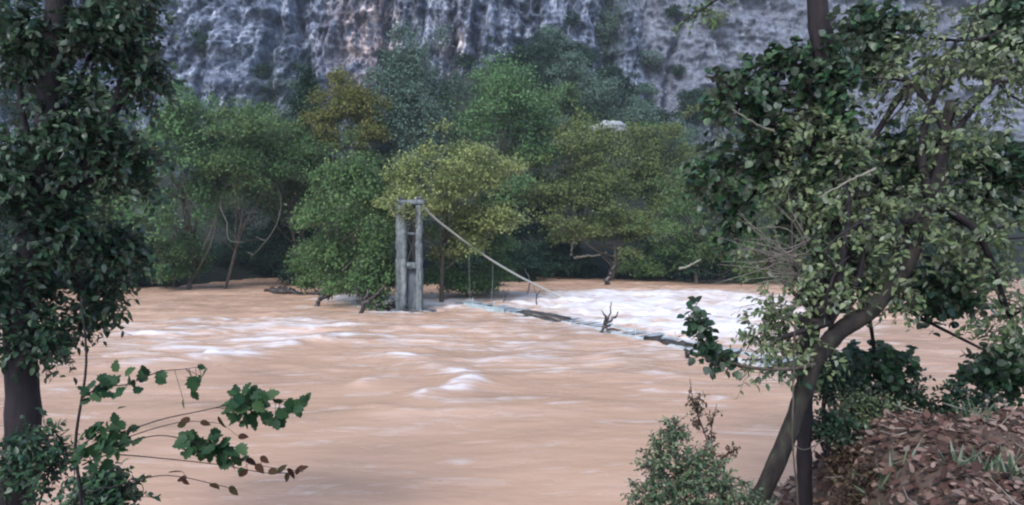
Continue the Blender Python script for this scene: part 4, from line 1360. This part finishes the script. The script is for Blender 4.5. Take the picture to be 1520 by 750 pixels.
gm.build('grass', LEAF['shrub'], None, kind='stuff', label='thin grass tufts growing through the fallen leaves')

# ------------------------------------------------------------------ near bank, left: sapling and shading tree
YP = 4.0
sp = thing('leafy_sapling', 'slender sapling reaching dark rounded leaves over the brown water at lower left', 'sapling', P(150, 900, YP))
st = MB()
stem = path([P(95, 905, YP), P(120, 760, YP), P(112, 660, YP), P(128, 540, YP), P(120, 440, YP)], 6)
st.tube(stem, np.linspace(.012, .005, len(stem)), 6)
st.build('stem', BARK_DARK, sp, smooth_=True)


def branch(pts, leaves, leafmat, tpl=T_LOBED, Y=YP, r0=.005):
    b, l = MB(), MB()
    pts = [(122, pts[0][1] + 22, 0), (150, pts[0][1] + 4, 0)] + pts
    m = path([P(a, c + random.uniform(-4, 4), Y + dy + random.uniform(-.06, .06)) for a, c, dy in pts], 6)
    b.tube(m, np.linspace(r0, .0018, len(m)), 5)
    pos, ax, nr, sz = [], [], [], []
    rng = np.random.default_rng(int(pts[0][0] + pts[-1][1]))
    more = [(a + rng.normal(0, 9), b + rng.normal(0, 9), c + rng.normal(0, 50), e * rng.uniform(.6, .95)) for a, b, c, e in leaves] if leafmat == 'sap' else []
    for px, py, ang, size in leaves + more:
        tip = P(px, py, Y + rng.normal(0, .05))
        j = int(np.argmin(np.linalg.norm((m - tip) * [1, .2, 1], axis=1)))
        a = np.array([math.cos(math.radians(ang)), rng.normal(0, .35), math.sin(math.radians(ang))])
        stt = tip - norm(a) * size * .5
        b.tube(path([m[j], stt], 3), [.0016] * 3, 4, cap=False)
        pos.append(stt)
        ax.append(a)
        nr.append(np.array([rng.normal(0, .45), -.6 + rng.normal(0, .35), .6]))
        sz.append(size * (.98 if leafmat == 'sap' else 1.15))
    for q in m[2:13] if leafmat == 'sap' else []:
        for _ in range(3):
            pos.append(q + rng.normal(0, .035, 3))
            ax.append(norm(rng.normal(size=3)))
            nr.append(np.array([rng.normal(0, .45), -.6, .6]))
            sz.append(rng.uniform(.05, .09))
    add_leaves(l, np.array(pos), np.array(ax), np.array(nr), np.array(sz), tpl)
    o = b.build('branch', BARK_DARK, sp, smooth_=True)
    build_in(l, 'leaves', LEAF[leafmat], o, sp)


branch([(190, 570, 0), (235, 556, -.02), (270, 552, -.02), (300, 548, 0)],
       [(287, 572, -80, .10), (303, 553, 60, .08), (290, 588, -65, .07), (281, 560, 170, .06), (240, 560, -60, .09), (215, 548, 80, .09)], 'sap')
branch([(182, 640, 0), (240, 622, -.05), (300, 606, -.05), (350, 596, 0), (400, 596, .03), (455, 596, .05)],
       [(375, 583, 75, .11), (355, 590, 120, .10), (345, 605, 195, .10), (392, 588, 30, .10), (362, 605, -100, .10), (365, 625, -85, .11), (385, 605, -40, .09), (398, 622, -70, .09), (412, 628, -60, .08),
        (441, 608, -75, .12), (452, 592, 40, .07), (430, 610, -120, .06), (338, 612, 230, .08), (405, 585, 20, .09), (378, 632, -80, .07), (348, 596, 150, .10), (370, 596, 100, .11), (382, 610, -60, .10), (356, 618, -120, .09), (366, 576, 60, .09), (392, 600, -10, .09), (335, 600, 190, .08), (446, 600, 80, .08), (458, 588, 60, .06), (418, 628, -70, .08), (420, 615, -30, .09), (350, 578, 100, .07)], 'sap')
branch([(178, 660, 0), (235, 650, 0), (290, 655, 0), (330, 672, .02), (380, 690, .04), (450, 698, .05)],
       [(275, 648, 150, .10), (290, 662, -60, .11), (310, 650, 60, .10), (318, 668, -70, .12), (330, 680, -90, .11), (345, 672, -20, .10), (300, 675, -100, .10), (335, 655, 40, .08), (360, 668, -40, .09), (282, 668, 200, .09), (345, 690, -80, .08), (268, 660, 180, .1), (300, 660, -30, .1), (312, 676, -80, .1), (340, 664, 10, .09), (290, 650, 120, .09), (325, 690, -100, .09), (308, 668, 200, .09), (332, 668, -60, .1), (278, 674, -120, .08), (322, 648, 20, .08), (352, 684, -50, .09)], 'sap')
branch([(180, 650, .05), (230, 632, .05), (280, 626, .05), (330, 632, .05)],
       [(275, 624, 170, .08), (304, 628, -20, .055), (328, 626, -60, .075), (270, 630, 200, .07), (360, 648, 0, .06)], 'sapred', T_OVAL)
branch([(176, 672, .03), (250, 680, .03), (330, 690, .03), (400, 700, .03), (450, 700, .03)],
       [(372, 685, -35, .07), (385, 695, -40, .07), (405, 700, 0, .07), (418, 696, 40, .06), (432, 702, -50, .07), (443, 698, 60, .06), (362, 702, -140, .06), (450, 695, 20, .05), (426, 708, -80, .05), (392, 682, -30, .06)], 'sapred', T_OVAL)
branch([(170, 720, .03), (230, 708, .03), (270, 712, .03), (320, 722, .03), (350, 730, .03)],
       [(270, 711, 10, .08), (262, 700, 170, .07), (318, 721, -10, .07), (346, 728, -40, .07), (275, 715, -30, .05)], 'sapred', T_OVAL)

# tree that stands on the left bank beside the photographer
YN = 6.6
nt_ = thing('shading_tree', 'dark shaded broadleaf tree framing the left side on the near bank', 'tree', P(70, 800, YN))
t = MB()
tr = path([P(10, 830, YN), P(34, 640, YN), P(30, 450, YN), P(64, 250, YN), P(80, 60, YN), P(100, -150, YN)], 7)
t.tube(tr, np.linspace(.17, .09, len(tr)) * (1 + RNG.normal(0, .03, len(tr))), 12)
t.build('trunk', BARK_DARK, nt_, smooth_=True)
lob = lobes_px([(40, 60, 6.6, .55), (150, 40, 6.8, .5), (210, 110, 7.0, .32), (110, 190, 6.7, .5), (190, 240, 7, .36), (20, 260, 6.5, .5), (100, 340, 6.8, .45), (185, 370, 7.1, .3), (20, 420, 6.6, .4), (140, 450, 7, .3), (200, 10, 7, .3), (60, 500, 6.6, .3)])
lm, bm = MB(), MB()
feeders(bm, P(74, 300, YN), lob, .04, 61, 3)
near_crown(lob, [230, 210, 110, 230, 130, 220, 220, 110, 200, 110, 100, 120], .28, 9, .085, T_OVAL, .35, 74, lm, bm)
bm.build('branches', BARK_DARK, nt_, smooth_=True)
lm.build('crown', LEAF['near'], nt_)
for k, (px, py, Y, r, lab) in enumerate([(40, 690, 6.0, .42, 'dark low bush at the foot of the shading tree'), (150, 740, 5.4, .22, 'small dark bush under the sapling at lower left')]):
    c = P(px, py, Y)
    gz = float(near_z(c[0], c[1]))
    u = thing('bush', lab, 'bush', (c[0], c[1], min(gz, c[2])), 'undergrowth on the near bank')
    lm, bm = MB(), MB()
    lob = [(c + np.array([a * r, b * r * .5, e * r * .6]), np.array([r * .6] * 3)) for a, b, e in ((0, 0, .2), (-.6, .2, -.1), (.6, -.2, 0), (.1, .3, .6))]
    feeders(bm, np.array([c[0], c[1], min(gz, c[2]) - .05]), lob, .02, 150 + k, 3)
    near_crown(lob, [45] * 4, .22, 8, .07, T_OVAL, .2, 180 + k, lm, bm)
    bm.build('stems', BARK_DARK, u, smooth_=True)
    lm.build('foliage', LEAF['ivy'], u)
